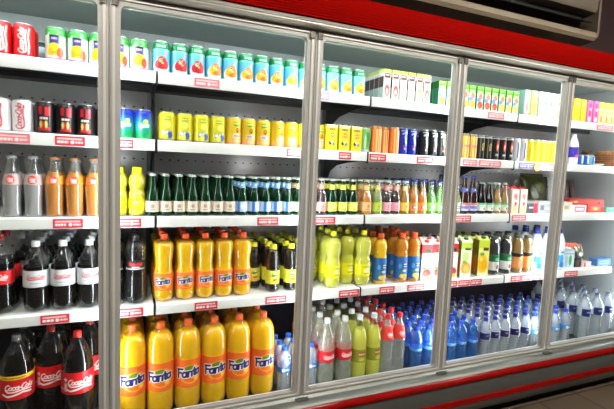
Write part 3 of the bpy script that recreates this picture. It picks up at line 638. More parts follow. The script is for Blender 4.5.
run(gb('green_glass_bottle', G_GRN, (236, 236, 110), (226, 230, 90), deco=lambda cv: (cv.ell(.003, .042, .009, .008, (246, 246, 170)), cv.scribble(-.01, .01, .028, .004, (150, 160, 60), 2))), [331.6, 342.2, 352.4], 3, .0255, 'green glass bottle with lemon yellow label', 'bottle', 5, .066)
run(gb('orange_drink_bottle', None, (244, 190, 130), (240, 200, 120), LQ_OR2, cap=(215, 205, 190), R=.029), [365.6], 3, .029, 'golden orange bottle with peach label', 'bottle', 5, .066)
run(gb('lime_drink_bottle', None, (190, 220, 70), (205, 225, 90), LQ_PAL), [376.8], 3, .0255, 'pale lime bottle with green-yellow label', 'bottle', 5, .066)
run(gb('red_drink_bottle', None, (240, 170, 190), (235, 150, 160), LQ_RED), [386, 394.9], 3, .0255, 'dark red bottle with pink label and neck band', 'bottle', 5, .066)
run(gb('yellow_drink_bottle', None, (250, 214, 90), (240, 225, 150), mat('golden_drink', (238, 180, 20), rough=.2, transl=.4)), [403.8], 3, .0255, 'golden yellow bottle with yellow label', 'bottle', 5, .066)
dec = lambda cv: (cv.rect(-.02, .02, .03, .045, (50, 90, 190)), cv.scribble(-.012, .012, .038, .008, (235, 240, 250), 3))
run(gb('orange_drink_bottle', None, (240, 150, 60), None, LQ_OR2, cap=(40, 60, 150), H=.18, deco=dec), [412.9, 421.9], 3, .0255, 'orange glass bottle with blue and white mark', 'bottle', 5, .066)
run(gb('green_drink_bottle', None, (130, 205, 80), None, LQ_GRE, cap=(30, 50, 140), H=.18, deco=dec), [430.4, 438.6, 446.5], 3, .0255, 'bright green bottle with blue and white mark', 'bottle', 5, .066)
run(gb('pale_drink_bottle', None, (225, 235, 200), None, LQ_PAL, cap=(40, 60, 150), H=.18, deco=dec), [455.6], 3, .0255, 'pale bottle with blue mark beside the third mullion', 'bottle', 5, .066)
run(gb('brown_glass_bottle', G_PUR, (190, 190, 225), (70, 80, 150), cap=(50, 80, 190), H=.212, R=.0275, deco=lambda cv: (cv.rect(-.03, .03, .05, .062, (210, 120, 60)), cv.rect(-.03, .03, .03, .045, (120, 110, 200)))), [463.4, 471.8], 3, .0275, 'tall brown glass bottle with blue cap and lilac label', 'bottle', 4, .066)
dk = lambda cv: (cv.rect(-.03, .03, .052, .07, (90, 180, 120)), cv.ell(.004, .03, .007, .008, (190, 60, 60)), cv.rect(-.02, .0, .04, .05, (180, 215, 190)))
run(gb('black_juice_bottle', G_DRK, (226, 232, 226), None, cap=(150, 175, 160), H=.178, deco=dk), [480.6, 488.4], 3, .0255, 'small black juice bottle with white and green label', 'bottle', 4, .066)
run(gb('yellow_juice_bottle', None, (226, 232, 210), None, LQ_PEA, cap=(190, 195, 170), H=.178, deco=dk), [496, 503.2], 3, .0255, 'small peach yellow juice bottle with green-banded label', 'bottle', 4, .066)
def p_wr(cv): cv.ell(0, .10, .016, .02, (232, 120, 110)); cv.ell(0, .03, .018, .03, (240, 190, 130)); cv.ell(.004, .06, .009, .012, (200, 50, 50)); cv.ell(-.008, .085, .004, .008, (250, 245, 240)); cv.band(0, .02, (244, 205, 150))
def twist_carton():
    t = empty('juice_carton'); pbox('carton_body', .052, .05, .145, p_wr, lambda cv: cv.band(0, .2, (232, 205, 195)), (246, 226, 218), CARD, t, nx=18, nz=40, top=(214, 40, 44))
    for s in (-1, 1): lathe('corner_fold', [(.012, .145), (.010, .154), (.004, .160), (.0002, .161)], mat('fold_red', (214, 36, 40)), t, seg=12, x=s*.012)
    return t
run(twist_carton(), [511.6, 519.8], 3, .026, 'white and orange carton with red folded top', 'carton', 2, .055)
def flat_box(name, px0, px1, z, h, Y, d, front, base, label, lv, rz=0, cat='box', top=None, side=None):
    a = X_at(px0, z, Y); b_ = X_at(px1, z, Y); t = empty(name, ((a+b_)/2, Y+d/2, z+.0005), rz)
    pbox('box_body', b_-a-.002, d, h, front, side, base, CARD, t, nx=30, nz=20, top=top)
    boxes('lid_flap', [(-(b_-a)/2+.003, (b_-a)/2-.003, -d/2-.0008, -d/2+.0002, h*.82, h*.98)], mat('flap_%s' % name+str(px0), top or base, rough=.5), t)
    return tag(t, label, cat)
flat_box('snack_box', 525, 537, Z3, .075, .12, .11, lambda cv: (cv.rect(.02, .2, 0, .2, (205, 30, 50)), cv.rect(-.2, .02, .01, .055, (45, 42, 46)), cv.scribble(-.02, .015, .035, .008, (190, 190, 195), 2)), (60, 56, 60), 'dark flat box with red end beside the red-topped cartons', 3, top=(120, 118, 118))
flat_box('snack_box', 537.5, 556, Z3, .073, .12, .11, lambda cv: (cv.rect(-.06, -.03, .02, .05, (90, 95, 110)), cv.scribble(-.02, .04, .03, .012, (190, 195, 205), 5)), (150, 154, 164), 'grey flat box beside the dark box near the right mullion', 3, top=(170, 172, 176))
flat_box('biscuit_box', 560, 571.5, Z3, .07, .13, .10, lambda cv: (cv.rect(-.02, .03, .02, .05, (225, 190, 190)), cv.ell(0, .035, .02, .01, (170, 180, 120))), (228, 220, 214), 'cream flat box behind and right of the right mullion', 3)
flat_box('biscuit_box', 572, 586, Z3, .05, .12, .10, lambda cv: (cv.rect(-.045, .05, .008, .044, (226, 70, 140)), cv.rect(-.035, .04, .016, .034, (250, 240, 245))), (244, 232, 236), 'white flat box with pink outline in front of red box', 3)
flat_box('chocolate_box', 587, 603, Z3, .085, .15, .16, lambda cv: (cv.band(.06, .2, (236, 60, 40)), cv.rect(-.05, .05, .01, .04, (236, 110, 50)), cv.ell(.03, .065, .015, .012, (60, 30, 30)), cv.ell(.0, .025, .02, .009, (250, 200, 130))), (220, 44, 34), 'tall red and orange box near the right end', 3, top=(225, 50, 40))
flat_box('chocolate_box', 569, 588, Z3+.052, .035, .15, .12, lambda cv: (cv.rect(-.2, .2, .008, .028, (205, 60, 40)), cv.ell(-.03, .018, .02, .006, (240, 190, 120))), (180, 50, 40), 'low red box lying on the white and cream boxes', 3, top=(190, 60, 44))
flat_box('tea_box', 606, 614, Z3, .035, .13, .10, lambda cv: (cv.rect(-.05, .0, .005, .03, (90, 170, 110)), cv.rect(.0, .06, .005, .03, (100, 140, 200))), (150, 180, 170), 'small green and blue box at the far right end', 3)
def pillow(name, w, h, t, paint, base, loc, rz, rx, label, cat='bag', material=None):
    n = 26; V, Fc, S, T = [], [], [], []
    for sgn in (-1, 1):
        b = len(V)
        for j in range(n+1):
            for i in range(n+1):
                u = i/n*2-1; v = j/n*2-1
                k = max(0, (1-u**4))**.6*max(0, (1-v**4))**.8; wr = .06*math.sin(9*u+3*v)*math.sin(5*v+2*u)
                V.append((u*w/2*(1-.06*(1-v*v)), sgn*t/2*(k*(1+wr))+sgn*.0006, h/2+v*h/2)); S.append(u*w/2); T.append(h/2+v*h/2)
        for j in range(n):
            for i in range(n):
                a = b+j*(n+1)+i; q = (a, a+1, a+n+2, a+n+1); Fc.append(q if sgn < 0 else q[::-1])
    cv = Canvas(S, T, base, w/n); paint(cv)
    o = empty(name, loc, rz); o.rotation_euler = (rx, 0, rz)
    mesh_obj('pouch', V, Fc, material or mat('crinkled_film', attr=True, rough=.3, coat=.3), o, cv.C, sharp=80)
    boxes('top_seal', [(-w*.48, w*.48, -.0012, .0012, h-.002, h+.010)], mat('seal_'+name, base, rough=.35), o)
    return tag(o, label, cat)
pillow('crisp_bag', .27, .235, .08, lambda cv: (cv.ell(0, .12, .09, .06, (104, 108, 30)), cv.ell(.03, .14, .05, .035, (140, 136, 40)), cv.ell(-.06, .16, .03, .02, (60, 66, 24))), (78, 84, 26), (X_at(534, Z3+.1, .42), .40, Z3+.001), .12, -.2, 'large dark olive crisp bag behind the grey flat box')
pillow('crisp_bag', .12, .21, .05, lambda cv: (cv.ell(0, .10, .04, .05, (150, 160, 40))), (90, 104, 30), (2.80, .50, Z3+.003), -.1, -.1, 'olive yellow bag partly hidden by the right mullion')
for i, px in enumerate((572, 578, 584)):
    pillow('coffee_pack', .062, .20, .036, lambda cv: (cv.rect(-.02, .02, .09, .15, (96, 52, 46)), cv.scribble(-.012, .012, .12, .01, (140, 96, 80), 3)), (52, 30, 28), ((2.835, 2.90, 2.965)[i], .38, Z3+.004), 0, -.12, 'dark brown upright pack, %s of three behind the red boxes' % ['leftmost', 'middle one', 'rightmost'][i], 'packet', mat('brown_film', attr=True, rough=.35))['group'] = 'brown packs behind the red boxes'
# second shelf, far right
sp = bottle('spray_bottle', .19, .03, JUG, None, cap=((232, 232, 238), .012, .03), labels=[(.02, .11, (60, 40, 170), lambda cv: (cv.band(0, .045, (226, 226, 236)), cv.ell(0, .055, .018, .01, (220, 80, 120))))], solid=mat('white_plastic', (236, 238, 242), rough=.35))
run(sp, [572.8], 2, .03, 'white bottle with violet wrap right of the right mullion', 'bottle', 1)
run(can('small_blue_can', .066, .024, lambda cv: (cv.rect(-.008, .006, .01, .06, (225, 235, 245)), cv.ell(.01, .03, .006, .014, (120, 190, 230))), (30, 90, 180)), [579, 585], 2, .024, 'short blue and white tin', 'tin', 2)
run(can('small_blue_can', .066, .024, lambda cv: (cv.rect(-.012, .0, .01, .06, (60, 110, 190)), cv.ell(.008, .04, .007, .01, (230, 240, 250))), (130, 190, 225)), [590.5], 2, .024, 'short pale blue tin beside the white saucer', 'tin', 2)
lid = empty('white_saucer', (X_at(594, Z2, .165), .165, Z2+.0005)); lathe('dish', [(.001, .0), (.03, .0), (.045, .006), (.056, .014), (.055, .016), (.044, .009), (.03, .004), (.001, .003)], mat('glazed_white', (225, 226, 220), rough=.25), lid); tag(lid, 'small white dish lying beside the brown basket', 'dish')
for i, (px, s) in enumerate(((606, 1), )):
    t = empty('bread_basket', (X_at(px, Z2+.05, .19), .19, Z2+.0005))
    pr = rs([(.055, 0), (.07, .02), (.074, .06), (.07, .085)], n=20)
    lathe('basket_wall', np.array([(r+.0025*math.sin(k*2.2), z) for k, (r, z) in enumerate(pr)]), mat('wicker_brown', (150, 96, 60), rough=.7, noise=.3, nscale=60), t, seg=36, petal=.0)
    for j in range(5):
        a = j*1.25; o = lathe('bread_roll', rs([(.001, 0), (.024, .004), (.028, .016), (.018, .03), (.001, .034)], n=14, sm=1), mat('bread_crust', (176, 118, 72), rough=.6, noise=.3, nscale=30), t, seg=20, x=.036*math.cos(a), y=.036*math.sin(a), z0=.075)
    tag(t, 'brown basket of small rolls near the far right end', 'basket')
pillow('bread_bag', .11, .11, .07, lambda cv: cv.ell(0, .05, .04, .04, (150, 110, 84)), (120, 84, 66), (X_at(588, Z2+.05, .34), .34, Z2+.001), 0, -.1, 'brown bread bag behind the white dish')
wb = empty('shelf_wobbler', (X_at(538.5, Z2-.02, .07), .078, Z2-.055))
o = lathe('round_tag', [(.0002, -.001), (.026, -.001), (.026, .001), (.0002, .001)], mat('wobbler_yellow', (240, 205, 60), rough=.4), wb, seg=32)
o.data.transform(Matrix.Translation((0, 0, .03)) @ Matrix.Rotation(PI/2, 4, 'X'))
boxes('stem', [(-.003, .003, -.0008, .006, .03, .062)], PANE, wb)
tag(wb, 'round yellow tag hanging from the second shelf rail', 'tag')

# =================================================================== FOURTH SHELF
def p_cokelab(zc, w, c=(255, 255, 255), k=1.15, x=0):
    return lambda cv: (cv.coke(x, zc, w, c, 0, k),)
run(bottle('cola_bottle', .295, .046, PET1, LQ_COLA, .66, ((214, 30, 30), .0145, .018), [(.115, .165, (216, 20, 28), p_cokelab(.142, .07))], PET, petal=.03), [0.5], 4, .046, 'cola bottle with red label at the left picture edge', 'bottle', 2)
def p_diet(cv): cv.coke(.004, .136, .062, (214, 70, 80), 0, 1.6); cv.band(.100, .104, (180, 180, 185)); cv.scribble(-.02, .02, .112, .005, (160, 160, 165), 3)
run(bottle('light_cola_bottle', .268, .044, PET1, LQ_COLA, .66, ((232, 232, 236), .0145, .018), [(.098, .160, (212, 214, 218), p_diet)], PET, petal=.03), [39.6, 64.8, 88.2], 4, .044, 'dark cola bottle with silver label and white cap', 'bottle', 5, .092, jit=.0, turn=.1)
run(dup(bpy.data.objects['light_cola_bottle']), [23], 4, .044, 'silver-labelled cola bottle at the back of the left gap', 'bottle', 3, .092, Y0=.345)
def p_zero(cv): cv.text('Coca-Cola', .0, .166, .012, .003, (220, 40, 45), .35); cv.scribble(-.016, .016, .154, .004, (225, 225, 225), 2); cv.band(.145, .149, (200, 200, 205))
run(bottle('black_cola_bottle', .283, .041, WAIST, LQ_COLA, .72, ((20, 18, 18), .0145, .018), [(.144, .182, (24, 18, 20), p_zero)], PET, petal=.03), [111, 135.5], 4, .041, 'black cola bottle with black cap and thin red script', 'bottle', 5, .084)
def p_fanta(zc, w, leaf=True, r=1.0):
    def f(cv):
        h = w/2.7
        cv.ell(.006, zc-.004, w*.50, w*.42, (250, 168, 60)); cv.ell(.006, zc-.004, w*.44, w*.36, (243, 108, 22))
        cv.ell(.002, zc+w*.25, w*.22, w*.09, (96, 140, 40), .2); cv.ell(w*.34, zc-w*.22, w*.16, w*.18, (252, 176, 50)); cv.ell(w*.34, zc-w*.22, w*.10, w*.12, (255, 205, 90))
        cv.text('Fanta', 0, zc+.001, h, h*.42, (250, 246, 246), .12, .10); cv.text('Fanta', 0, zc+.001, h, h*.255, (26, 26, 110), .12, .10)
    return f
run(bottle('orange_soda_bottle', .285, .0405, WAIST, LQ_OR, .88, ((238, 84, 34), .0150, .020), [(.050, .122, (248, 124, 40), p_fanta(.086, .063))], PET, petal=.03), [163.6, 184.8, 204.6, 223.2, 241.8], 4, .0405, 'waisted orange soda bottle with orange cap', 'bottle', 4, .085, jit=.003, turn=.22)
def p_tea(cv): cv.text('Fn', 9, 9, .01, .001, (0, 0, 0)); cv.ell(.003, .086, .018, .008, (60, 140, 60)); cv.ell(-.006, .078, .012, .005, (60, 140, 60)); cv.scribble(-.008, .016, .088, .006, (235, 245, 190), 3); cv.ell(-.003, .058, .008, .007, (214, 80, 30)); cv.ell(.008, .060, .007, .006, (226, 100, 40)); cv.scribble(-.012, .014, .046, .003, (120, 140, 60), 3)
TEAB = [(.0, .004), (.85, .0), (.97, .02), (1, .06), (.96, .10), (.96, .46), (1, .5), (.88, .58), (.94, .64), (.80, .74), (.62, .82), (.46, .88), (.42, .985)]
run(bottle('iced_tea_bottle', .222, .0335, TEAB, mat('tea', (26, 14, 8), rough=.12), .84, ((226, 220, 50), .0165, .018), [(.040, .102, (222, 222, 70), p_tea)], PET), [255.5, 272.3, 290, 306.5], 4, .0335, 'dark iced tea bottle with yellow label and cap', 'bottle', 6, .072, skip=((0, 0), ), Y0=.155, turn=.15)
def p_lemn(cv): cv.scribble(-.02, .022, .098, .007, (150, 180, 60), 3); cv.rect(-.006, .022, .082, .092, (220, 225, 200)); cv.ell(.0, .074, .016, .006, (250, 245, 160)); cv.scribble(-.014, .02, .066, .004, (60, 90, 40), 4); cv.ell(.028, .085, .012, .014, (180, 200, 150))
run(bottle('lemon_soda_bottle', .28, .041, BUB, LQ_LEM, .87, ((240, 232, 40), .0150, .020), [(.052, .112, (244, 236, 20), p_lemn)], PET, petal=.03), [331.6, 361.6], 4, .041, 'cloudy lemon soda bottle with yellow cap', 'bottle', 4, .088, turn=.2)
run(dup(bpy.data.objects['lemon_soda_bottle']), [318.5, 346.0], 4, .041, 'lemon soda bottle set back between the front ones', 'bottle', 3, .088, Y0=.188, skip=((0, 0),), turn=.2)
def p_mango(cv): cv.ell(.0, .036, .024, .012, (250, 200, 60)); cv.ell(.008, .030, .012, .009, (244, 170, 40)); cv.ell(-.012, .040, .008, .008, (240, 220, 90)); cv.rect(-.004, .022, .082, .108, (14, 28, 60)); cv.scribble(-.001, .020, .100, .006, (240, 240, 240), 3); cv.scribble(-.001, .020, .088, .005, (220, 220, 225), 5); cv.ell(.004, .066, .012, .006, (225, 200, 210)); cv.ell(-.018, .06, .006, .012, (60, 140, 60)); cv.ell(-.022, .09, .008, .014, (90, 170, 230))
MANB = [(.0, .004), (.85, .0), (.97, .02), (1, .05), (.96, .08), (.96, .52), (1, .55), (.86, .60), (.92, .66), (.98, .74), (.88, .82), (.62, .88), (.42, .91), (.40, .985)]
run(bottle('mango_drink_bottle', .262, .037, MANB, LQ_OR, .87, ((240, 96, 30), .0165, .022), [(.020, .138, (38, 104, 176), p_mango)], PET), [379], 4, .037, 'bright orange drink bottle with blue label', 'bottle', 3, .08)
run(bottle('mango_drink_bottle', .262, .037, MANB, LQ_MAN, .87, ((240, 96, 30), .0165, .022), [(.020, .138, (38, 104, 176), p_mango)], PET), [400.2, 414.2], 4, .037, 'amber drink bottle with blue label', 'bottle', 4, .08, turn=.1)
def big_carton(name, w, d, h, front, base, side, capc, labelled=True):
    t = empty(name)
    pbox('carton_body', w, d, h, front, side, base, CARD, t, nx=28, nz=60, top=base)
    V = [(-w/2, -d/2, h), (w/2, -d/2, h), (w/2, d/2, h), (-w/2, d/2, h), (-w/2, .0, h+.022), (w/2, .0, h+.022)]
    mesh_obj('gable_top', V, [(0, 1, 5, 4), (2, 3, 4, 5), (1, 2, 5), (3, 0, 4)], mat('gable_%d%d%d' % base, base, rough=.5), t, smooth=False)
    lathe('cap', [(.013, 0), (.0135, .002), (.0125, .013), (.0002, .014)], mat('cap_%d_%d_%d' % capc, capc), t, seg=18, y=-d*.24, z0=h+.008)
    return t
def p_cr(cv): cv.band(.150, .2, (200, 36, 40)); cv.rect(-.012, .022, .155, .175, (30, 60, 30)); cv.ell(.004, .045, .024, .022, (206, 40, 44)); cv.ell(-.008, .036, .013, .012, (232, 90, 70)); cv.ell(.014, .02, .012, .011, (230, 180, 60)); cv.ell(-.012, .068, .012, .009, (90, 150, 60)); cv.scribble(-.018, .02, .12, .012, (205, 190, 190), 4)
run(big_carton('juice_carton', .062, .062, .20, p_cr, (240, 236, 228), lambda cv: (cv.band(.0, .2, (214, 190, 180)), cv.band(.14, .2, (190, 40, 40)), cv.ell(0, .05, .02, .04, (190, 60, 60))), (200, 40, 44)), [422.5, 435.6, 449.5], 4, .031, 'tall white juice carton with red top and red fruit', 'carton', 3, .080, rz=-.25)
def p_cg(cv): cv.band(.165, .2, (186, 214, 70)); cv.rect(-.01, .026, .158, .170, (40, 60, 30)); cv.ell(-.004, .12, .02, .03, (200, 222, 140)); cv.ell(.0, .055, .028, .035, (244, 170, 60)); cv.ell(.004, .05, .016, .022, (250, 200, 110)); cv.ell(-.01, .088, .013, .010, (150, 190, 60)); cv.band(.0, .024, (225, 225, 220))
run(big_carton('juice_carton', .064, .064, .208, p_cg, (236, 238, 206), lambda cv: (cv.band(.0, .21, (150, 156, 90)), cv.ell(0, .06, .024, .05, (226, 130, 50)), cv.ell(-.005, .14, .018, .03, (190, 205, 130))), (40, 110, 50)), [463], 4, .032, 'tall cream juice carton with orange fruit', 'carton', 3, .082, rz=-.25)
def p_cy(cv): cv.band(.165, .22, (206, 222, 60)); cv.rect(-.004, .028, .150, .168, (36, 44, 24)); cv.ell(-.004, .075, .030, .05, (250, 196, 20)); cv.ell(.006, .07, .018, .03, (244, 176, 10)); cv.ell(-.014, .10, .012, .012, (250, 226, 120)); cv.ell(-.01, .13, .014, .010, (120, 170, 50)); cv.band(.0, .02, (246, 240, 200))
run(big_carton('juice_carton', .066, .066, .21, p_cy, (238, 230, 140), lambda cv: (cv.band(.0, .22, (140, 120, 50)), cv.ell(0, .07, .024, .05, (220, 130, 30)), cv.ell(.01, .15, .014, .02, (90, 130, 40))), (40, 110, 50)), [480.2], 4, .033, 'tall yellow juice carton beside the black juice bottles', 'carton', 3, .084, rz=-.25)
def p_jb(c): return lambda cv: (cv.band(.08, .13, (30, 110, 70)) if c else cv.band(.1, .13, (40, 36, 26)), cv.ell(.004, .095, .018, .010, (120, 200, 150) if c else (240, 200, 120)), cv.ell(.004, .05, .012, .013, (150, 30, 50) if c else (240, 120, 50)), cv.ell(-.010, .06, .007, .02, (200, 205, 220) if c else (250, 180, 130)))
run(bottle('black_juice_bottle', .228, .0345, JUI, mat('blackcurrant', (22, 10, 20), rough=.12), .93, ((90, 96, 92), .0205, .014), [(.030, .122, (222, 226, 222), p_jb(1))], GLS), [492.2, 504.4], 4, .0345, 'black juice glass bottle with white and green label', 'bottle', 3, .074)
run(bottle('orange_juice_bottle', .228, .0345, JUI, LQ_PEA, .93, ((110, 116, 96), .0205, .014), [(.030, .122, (238, 150, 90), p_jb(0))], GLS), [516, 525.6], 4, .0345, 'orange juice glass bottle with black-banded label', 'bottle', 3, .074)
MW_ = mat('milk_plastic', (212, 216, 224), rough=.35)
run(bottle('milk_bottle', .262, .039, JUG, None, cap=((24, 36, 130), .019, .024), labels=[(.02, .13, (186, 208, 226), lambda cv: (cv.ell(-.01, .07, .018, .03, (70, 150, 200)), cv.ell(.0, .035, .022, .02, (50, 120, 190)), cv.ell(-.03, .08, .010, .02, (60, 140, 200)), cv.scribble(-.015, .015, .115, .01, (60, 110, 190), 2)))], solid=MW_), [533.5, 544.5, 556], 4, .039, 'white milk bottle with navy cap', 'bottle', 3, .076)
flat_box('wipes_pack', 563, 573.5, Z4, .118, .14, .055, lambda cv: (cv.band(.09, .2, (120, 170, 200)), cv.ell(.012, .05, .014, .035, (60, 160, 60)), cv.rect(-.04, -.012, .01, .08, (160, 200, 225))), (206, 224, 234), 'upright pale blue box with green print, right of right mullion', 4)
flat_box('dessert_cup', 574.5, 581, Z4, .06, .14, .05, lambda cv: (cv.band(.03, .2, (50, 40, 40)), cv.rect(-.01, .01, .01, .03, (120, 60, 50))), (30, 26, 28), 'small black box beside the red and white packs', 4)
flat_box('snack_box', 582, 591, Z4, .034, .13, .06, lambda cv: (cv.ell(0, .03, .02, .02, (240, 240, 240)), cv.rect(-.03, -.01, 0, .06, (214, 80, 70))), (230, 214, 210), 'low red and white box in front of patterned packs', 4)
rr = random.Random(3)
for i, (px, Y, cA, cB, nm) in enumerate(((574, .25, (214, 90, 70), (245, 240, 235), 'red and white crumpled packet, leftmost of the leaning packets'), (579.5, .33, (226, 120, 90), (40, 40, 40), 'salmon and black crumpled packet, middle of the leaning packets'), (590, .235, (60, 66, 60), (225, 210, 160), 'black and cream crumpled packet, rightmost of the leaning packets'), (583, .36, (200, 190, 170), (50, 60, 70), 'cream and grey crumpled packet behind the blue tray'))):
    def pf(cv, cA=cA, cB=cB, i=i):
        q = random.Random(i)
        for _ in range(14): cv.ell(q.uniform(-.05, .05), q.uniform(0, .11), q.uniform(.006, .014), q.uniform(.004, .009), cB, q.uniform(0, 3))
        cv.ell(0, .05, .018, .014, (250, 245, 240))
    pillow('crisp_packet', .092, .125-.006*i, .04, pf, cA, ((2.80, 2.855, 2.90, 2.955)[i], (.24, .31, .24, .31)[i], Z4+.006), -.06+.03*i, -.25, nm, 'packet')['group'] = 'leaning packets at the right of the fourth shelf'
flat_box('sweets_tray', 597, 610.5, Z4, .048, .125, .06, lambda cv: (cv.rect(-.05, .05, .010, .034, (150, 190, 225)), cv.scribble(-.04, .04, .022, .01, (60, 100, 170), 4)), (80, 130, 190), 'low blue tray at the right end of the fourth shelf', 4)

# =================================================================== BOTTOM DECK
def p_c2(band):
    def f(cv):
        if band: cv.band(.238, .252, (240, 205, 40)); cv.scribble(-.04, .04, .245, .005, (80, 40, 20), 4)
        cv.coke(.020, .207, .096, (255, 250, 248), 0, 1.2)
        cv.line([(-.040, .182), (-.02, .174), (.0, .178), (.03, .186), (.06, .180)], .006, (250, 240, 240))
        if not band: cv.ell(-.040, .218, .007, .007, (240, 200, 200)); cv.rect(-.046, -.034, .172, .204, (232, 190, 190)); cv.scribble(-.08, -.05, .18, .005, (240, 200, 200), 3)
    return f
run(bottle('cola_bottle', .392, .058, COL2, LQ_COLA, .76, ((108, 108, 112), .0148, .018), [(.160, .252, (206, 18, 26), p_c2(True))], PET, petal=.035), [17.5], 5, .058, 'large cola bottle with grey cap and yellow-edged red label', 'bottle', 3, .125, h=.35, Y0=.15)
c2 = bottle('cola_bottle', .392, .058, COL2, LQ_COLA, .76, ((228, 44, 36), .0148, .018), [(.160, .245, (206, 18, 26), p_c2(False))], PET, petal=.035)
run(c2, [77.5], 5, .058, 'large cola bottle with red cap standing nearest the glass', 'bottle', 1, h=.35, Y0=.112)
run(dup(c2), [51.5], 5, .058, 'large red-capped cola bottle set back between two others', 'bottle', 3, .125, h=.35, Y0=.21)
run(dup(c2), [90], 5, .058, 'large red-capped cola bottle half behind the left mullion', 'bottle', 3, .125, h=.35, Y0=.26)
run(bottle('orange_soda_bottle', .395, .055, FAN2, LQ_OR, .90, ((240, 108, 50), .0165, .022), [(.114, .236, (246, 112, 34), p_fanta(.176, .098))], PET, petal=.04, seg=36), [132.5, 160, 187.5, 213.6, 238, 262], 5, .055, 'tall round-shouldered orange soda bottle', 'bottle', 3, .12, h=.38, turn=.12)
def water(name, H, R, shell, capc, lab, fn, z0, z1): return bottle(name, H, R, WAT, None, cap=(capc, .0138, .020), labels=[(z0, z1, lab, fn)], shell=shell, seg=24)
ww = lambda cv: (cv.scribble(-.014, .016, .112, .007, (240, 245, 250), 3), cv.ell(-.012, .112, .007, .009, (240, 245, 250)))
run(water('water_bottle', .218, .033, PETW, (30, 90, 200), (50, 120, 205), ww, .100, .125), [283.5, 297.5, 310.2], 5, .033, 'small clear water bottle with blue label', 'bottle', 3, .07, h=.2, Y0=.12)
wc = bottle('clear_soda_bottle', .335, .042, PET1, None, cap=((228, 230, 232), .0150, .020), labels=[(.125, .180, (206, 26, 40), lambda cv: (cv.coke(.004, .154, .066, (255, 250, 250), 0, 1.3), ))], shell=clear('clear_soda_pet', tint=(232, 236, 226), body=.24, bodyc=(236, 238, 222), edge=.6, blend=.4, rough=.08), petal=.03)
run(wc, [325.8, 343.6], 5, .042, 'clear tonic bottle with red label and white cap', 'bottle', 5, .09, h=.33, turn=.1)
ly = bottle('yellow_soda_bottle', .335, .041, PET1, LQ_LEM, .80, ((232, 232, 236), .0150, .020), [(.10, .165, (150, 150, 40), lambda cv: (cv.rect(-.02, .02, .13, .155, (170, 90, 50)), cv.scribble(-.018, .018, .142, .008, (235, 220, 150), 3), cv.ell(0, .115, .016, .009, (190, 200, 60))))], PET, petal=.03)
run(ly, [358.8, 373.6], 5, .041, 'yellow-green soda bottle with white cap', 'bottle', 5, .09, h=.33, turn=.3)
rc = bottle('clear_lemonade_bottle', .325, .036, [(a, b) for a, b in PET1], None, cap=((222, 44, 40), .0150, .020), labels=[(.195, .262, (226, 60, 56), lambda cv: (cv.ell(0, .22, .014, .013, (245, 160, 150)), cv.text('Coca', 0, .225, .013, .003, (255, 240, 240), .3)))], shell=clear('lemonade_pet', tint=(232, 236, 232), body=.26, bodyc=(232, 235, 233), edge=.6, blend=.4, rough=.08), petal=.03)
run(rc, [385.4, 397.2], 5, .036, 'clear bottle with red cap and red shoulder label', 'bottle', 5, .078, h=.32)
wb_ = lambda cv: (cv.scribble(-.016, .018, .118, .006, (190, 220, 250), 3),)
blue = water('blue_water_bottle', .235, .0345, PETB, (26, 70, 205), (80, 150, 230), wb_, .108, .124)
run(blue, [415.5, 428.2, 440, 449.5, 460, 471.5], 5, .0345, 'blue-tinted water bottle with bright blue cap', 'bottle', 6, .073, h=.22, jit=.003)
nv = lambda cv: (cv.rect(-.060, .004, .110, .152, (22, 26, 92)), cv.scribble(-.018, .0, .136, .006, (170, 180, 225), 4), cv.ell(.006, .131, .006, .006, (130, 50, 110)), cv.rect(.020, .05, .110, .152, (40, 60, 150)))
run(water('water_bottle', .237, .0335, PETW, (36, 44, 150), (205, 210, 232), nv, .108, .154), [484.3, 493.6, 503.4, 513.6, 523.8], 5, .0335, 'clear ribbed water bottle with navy label and cap', 'bottle', 6, .071, h=.22, jit=.003)
run(water('water_bottle', .225, .0325, PETW, (28, 80, 200), (70, 150, 220), ww, .100, .126), [533.2, 543, 553.6, 564], 5, .0325, 'clear water bottle with sky blue label and cap', 'bottle', 6, .069, h=.22, jit=.003)
run(bottle('large_water_bottle', .30, .0415, WAT, None, cap=((34, 44, 110), .0148, .020), labels=[(.160, .212, (222, 230, 240), lambda cv: (cv.rect(-.055, .004, .160, .212, (24, 38, 104)), cv.ell(.02, .186, .014, .018, (70, 130, 205)), cv.scribble(-.025, .0, .19, .008, (150, 180, 230), 3)))], shell=PETW, seg=24), [583, 594.8, 605.6], 5, .0415, 'large ribbed water bottle with navy shoulder label', 'bottle', 5, .088, h=.28)

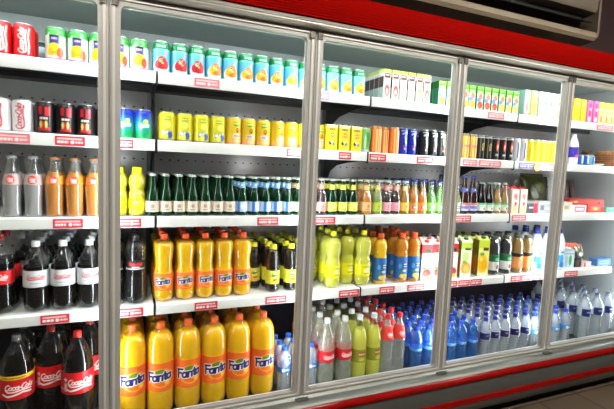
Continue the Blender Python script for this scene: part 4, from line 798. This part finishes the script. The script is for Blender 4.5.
# ------------------------------------------------------------------ nudge neighbours apart so that nothing touches
for lv in range(1, 6):
    L = [q for q in STAND if q[2] == lv]; n = len(L)
    P = np.array([[q[0].location.x, q[0].location.y] for q in L]); H0 = P.copy()
    Rr = np.array([q[1] for q in L]); SQ = np.array([q[3] for q in L]); D = np.array([q[4] if q[3] else q[1] for q in L])
    Wd = np.array([(max(c.dimensions.x for c in q[0].children)/2*(math.cos(q[0].rotation_euler.z)+abs(math.sin(q[0].rotation_euler.z))) if q[3] else q[1]) for q in L])
    y0 = .1005 if lv < 5 else .066
    for it in range(260):
        dx = P[:, None, 0]-P[None, :, 0]; dy = P[:, None, 1]-P[None, :, 1]; d = np.hypot(dx, dy)+1e-9
        need = Rr[:, None]+Rr[None, :]+.0022; ov = np.clip(need-d, 0, None)
        sq = SQ[:, None] | SQ[None, :]
        ox = Wd[:, None]+Wd[None, :]+.0012-np.abs(dx); oy = D[:, None]+D[None, :]-np.abs(dy)
        np.fill_diagonal(ov, 0)
        px_ = np.where(sq, np.where((ox > 0) & (oy > .001) & (ox <= oy), ox, 0)*np.sign(dx), ov*dx/d)
        py_ = np.where(sq, np.where((ox > 0) & (oy > .001) & (ox > oy), oy, 0)*np.sign(dy), ov*dy/d)
        np.fill_diagonal(px_, 0); np.fill_diagonal(py_, 0)
        P[:, 0] += .3*px_.sum(1); P[:, 1] += .3*py_.sum(1)
        P[:, 1] = np.clip(P[:, 1], y0+np.where(SQ, D, Rr), .584-np.where(SQ, D, Rr))
        P[:, 0] = np.clip(P[:, 0], XL+.05, XR-Rr-.002)
    for q, p in zip(L, P): q[0].location.x = float(p[0]); q[0].location.y = float(p[1])
    print('nudge', lv, n, 'max shift', float(np.abs(P-H0).max()))

# ------------------------------------------------------------------ light and view
w = bpy.data.worlds.new('world'); sc.world = w; w.use_nodes = True
w.node_tree.nodes['Background'].inputs[0].default_value = (.9, .8, .7, 1); w.node_tree.nodes['Background'].inputs[1].default_value = .05
sc.view_settings.view_transform = 'Standard'; sc.view_settings.look = 'None'; sc.view_settings.gamma = 1; sc.view_settings.use_curve_mapping = False
sc.view_settings.exposure = 0.32
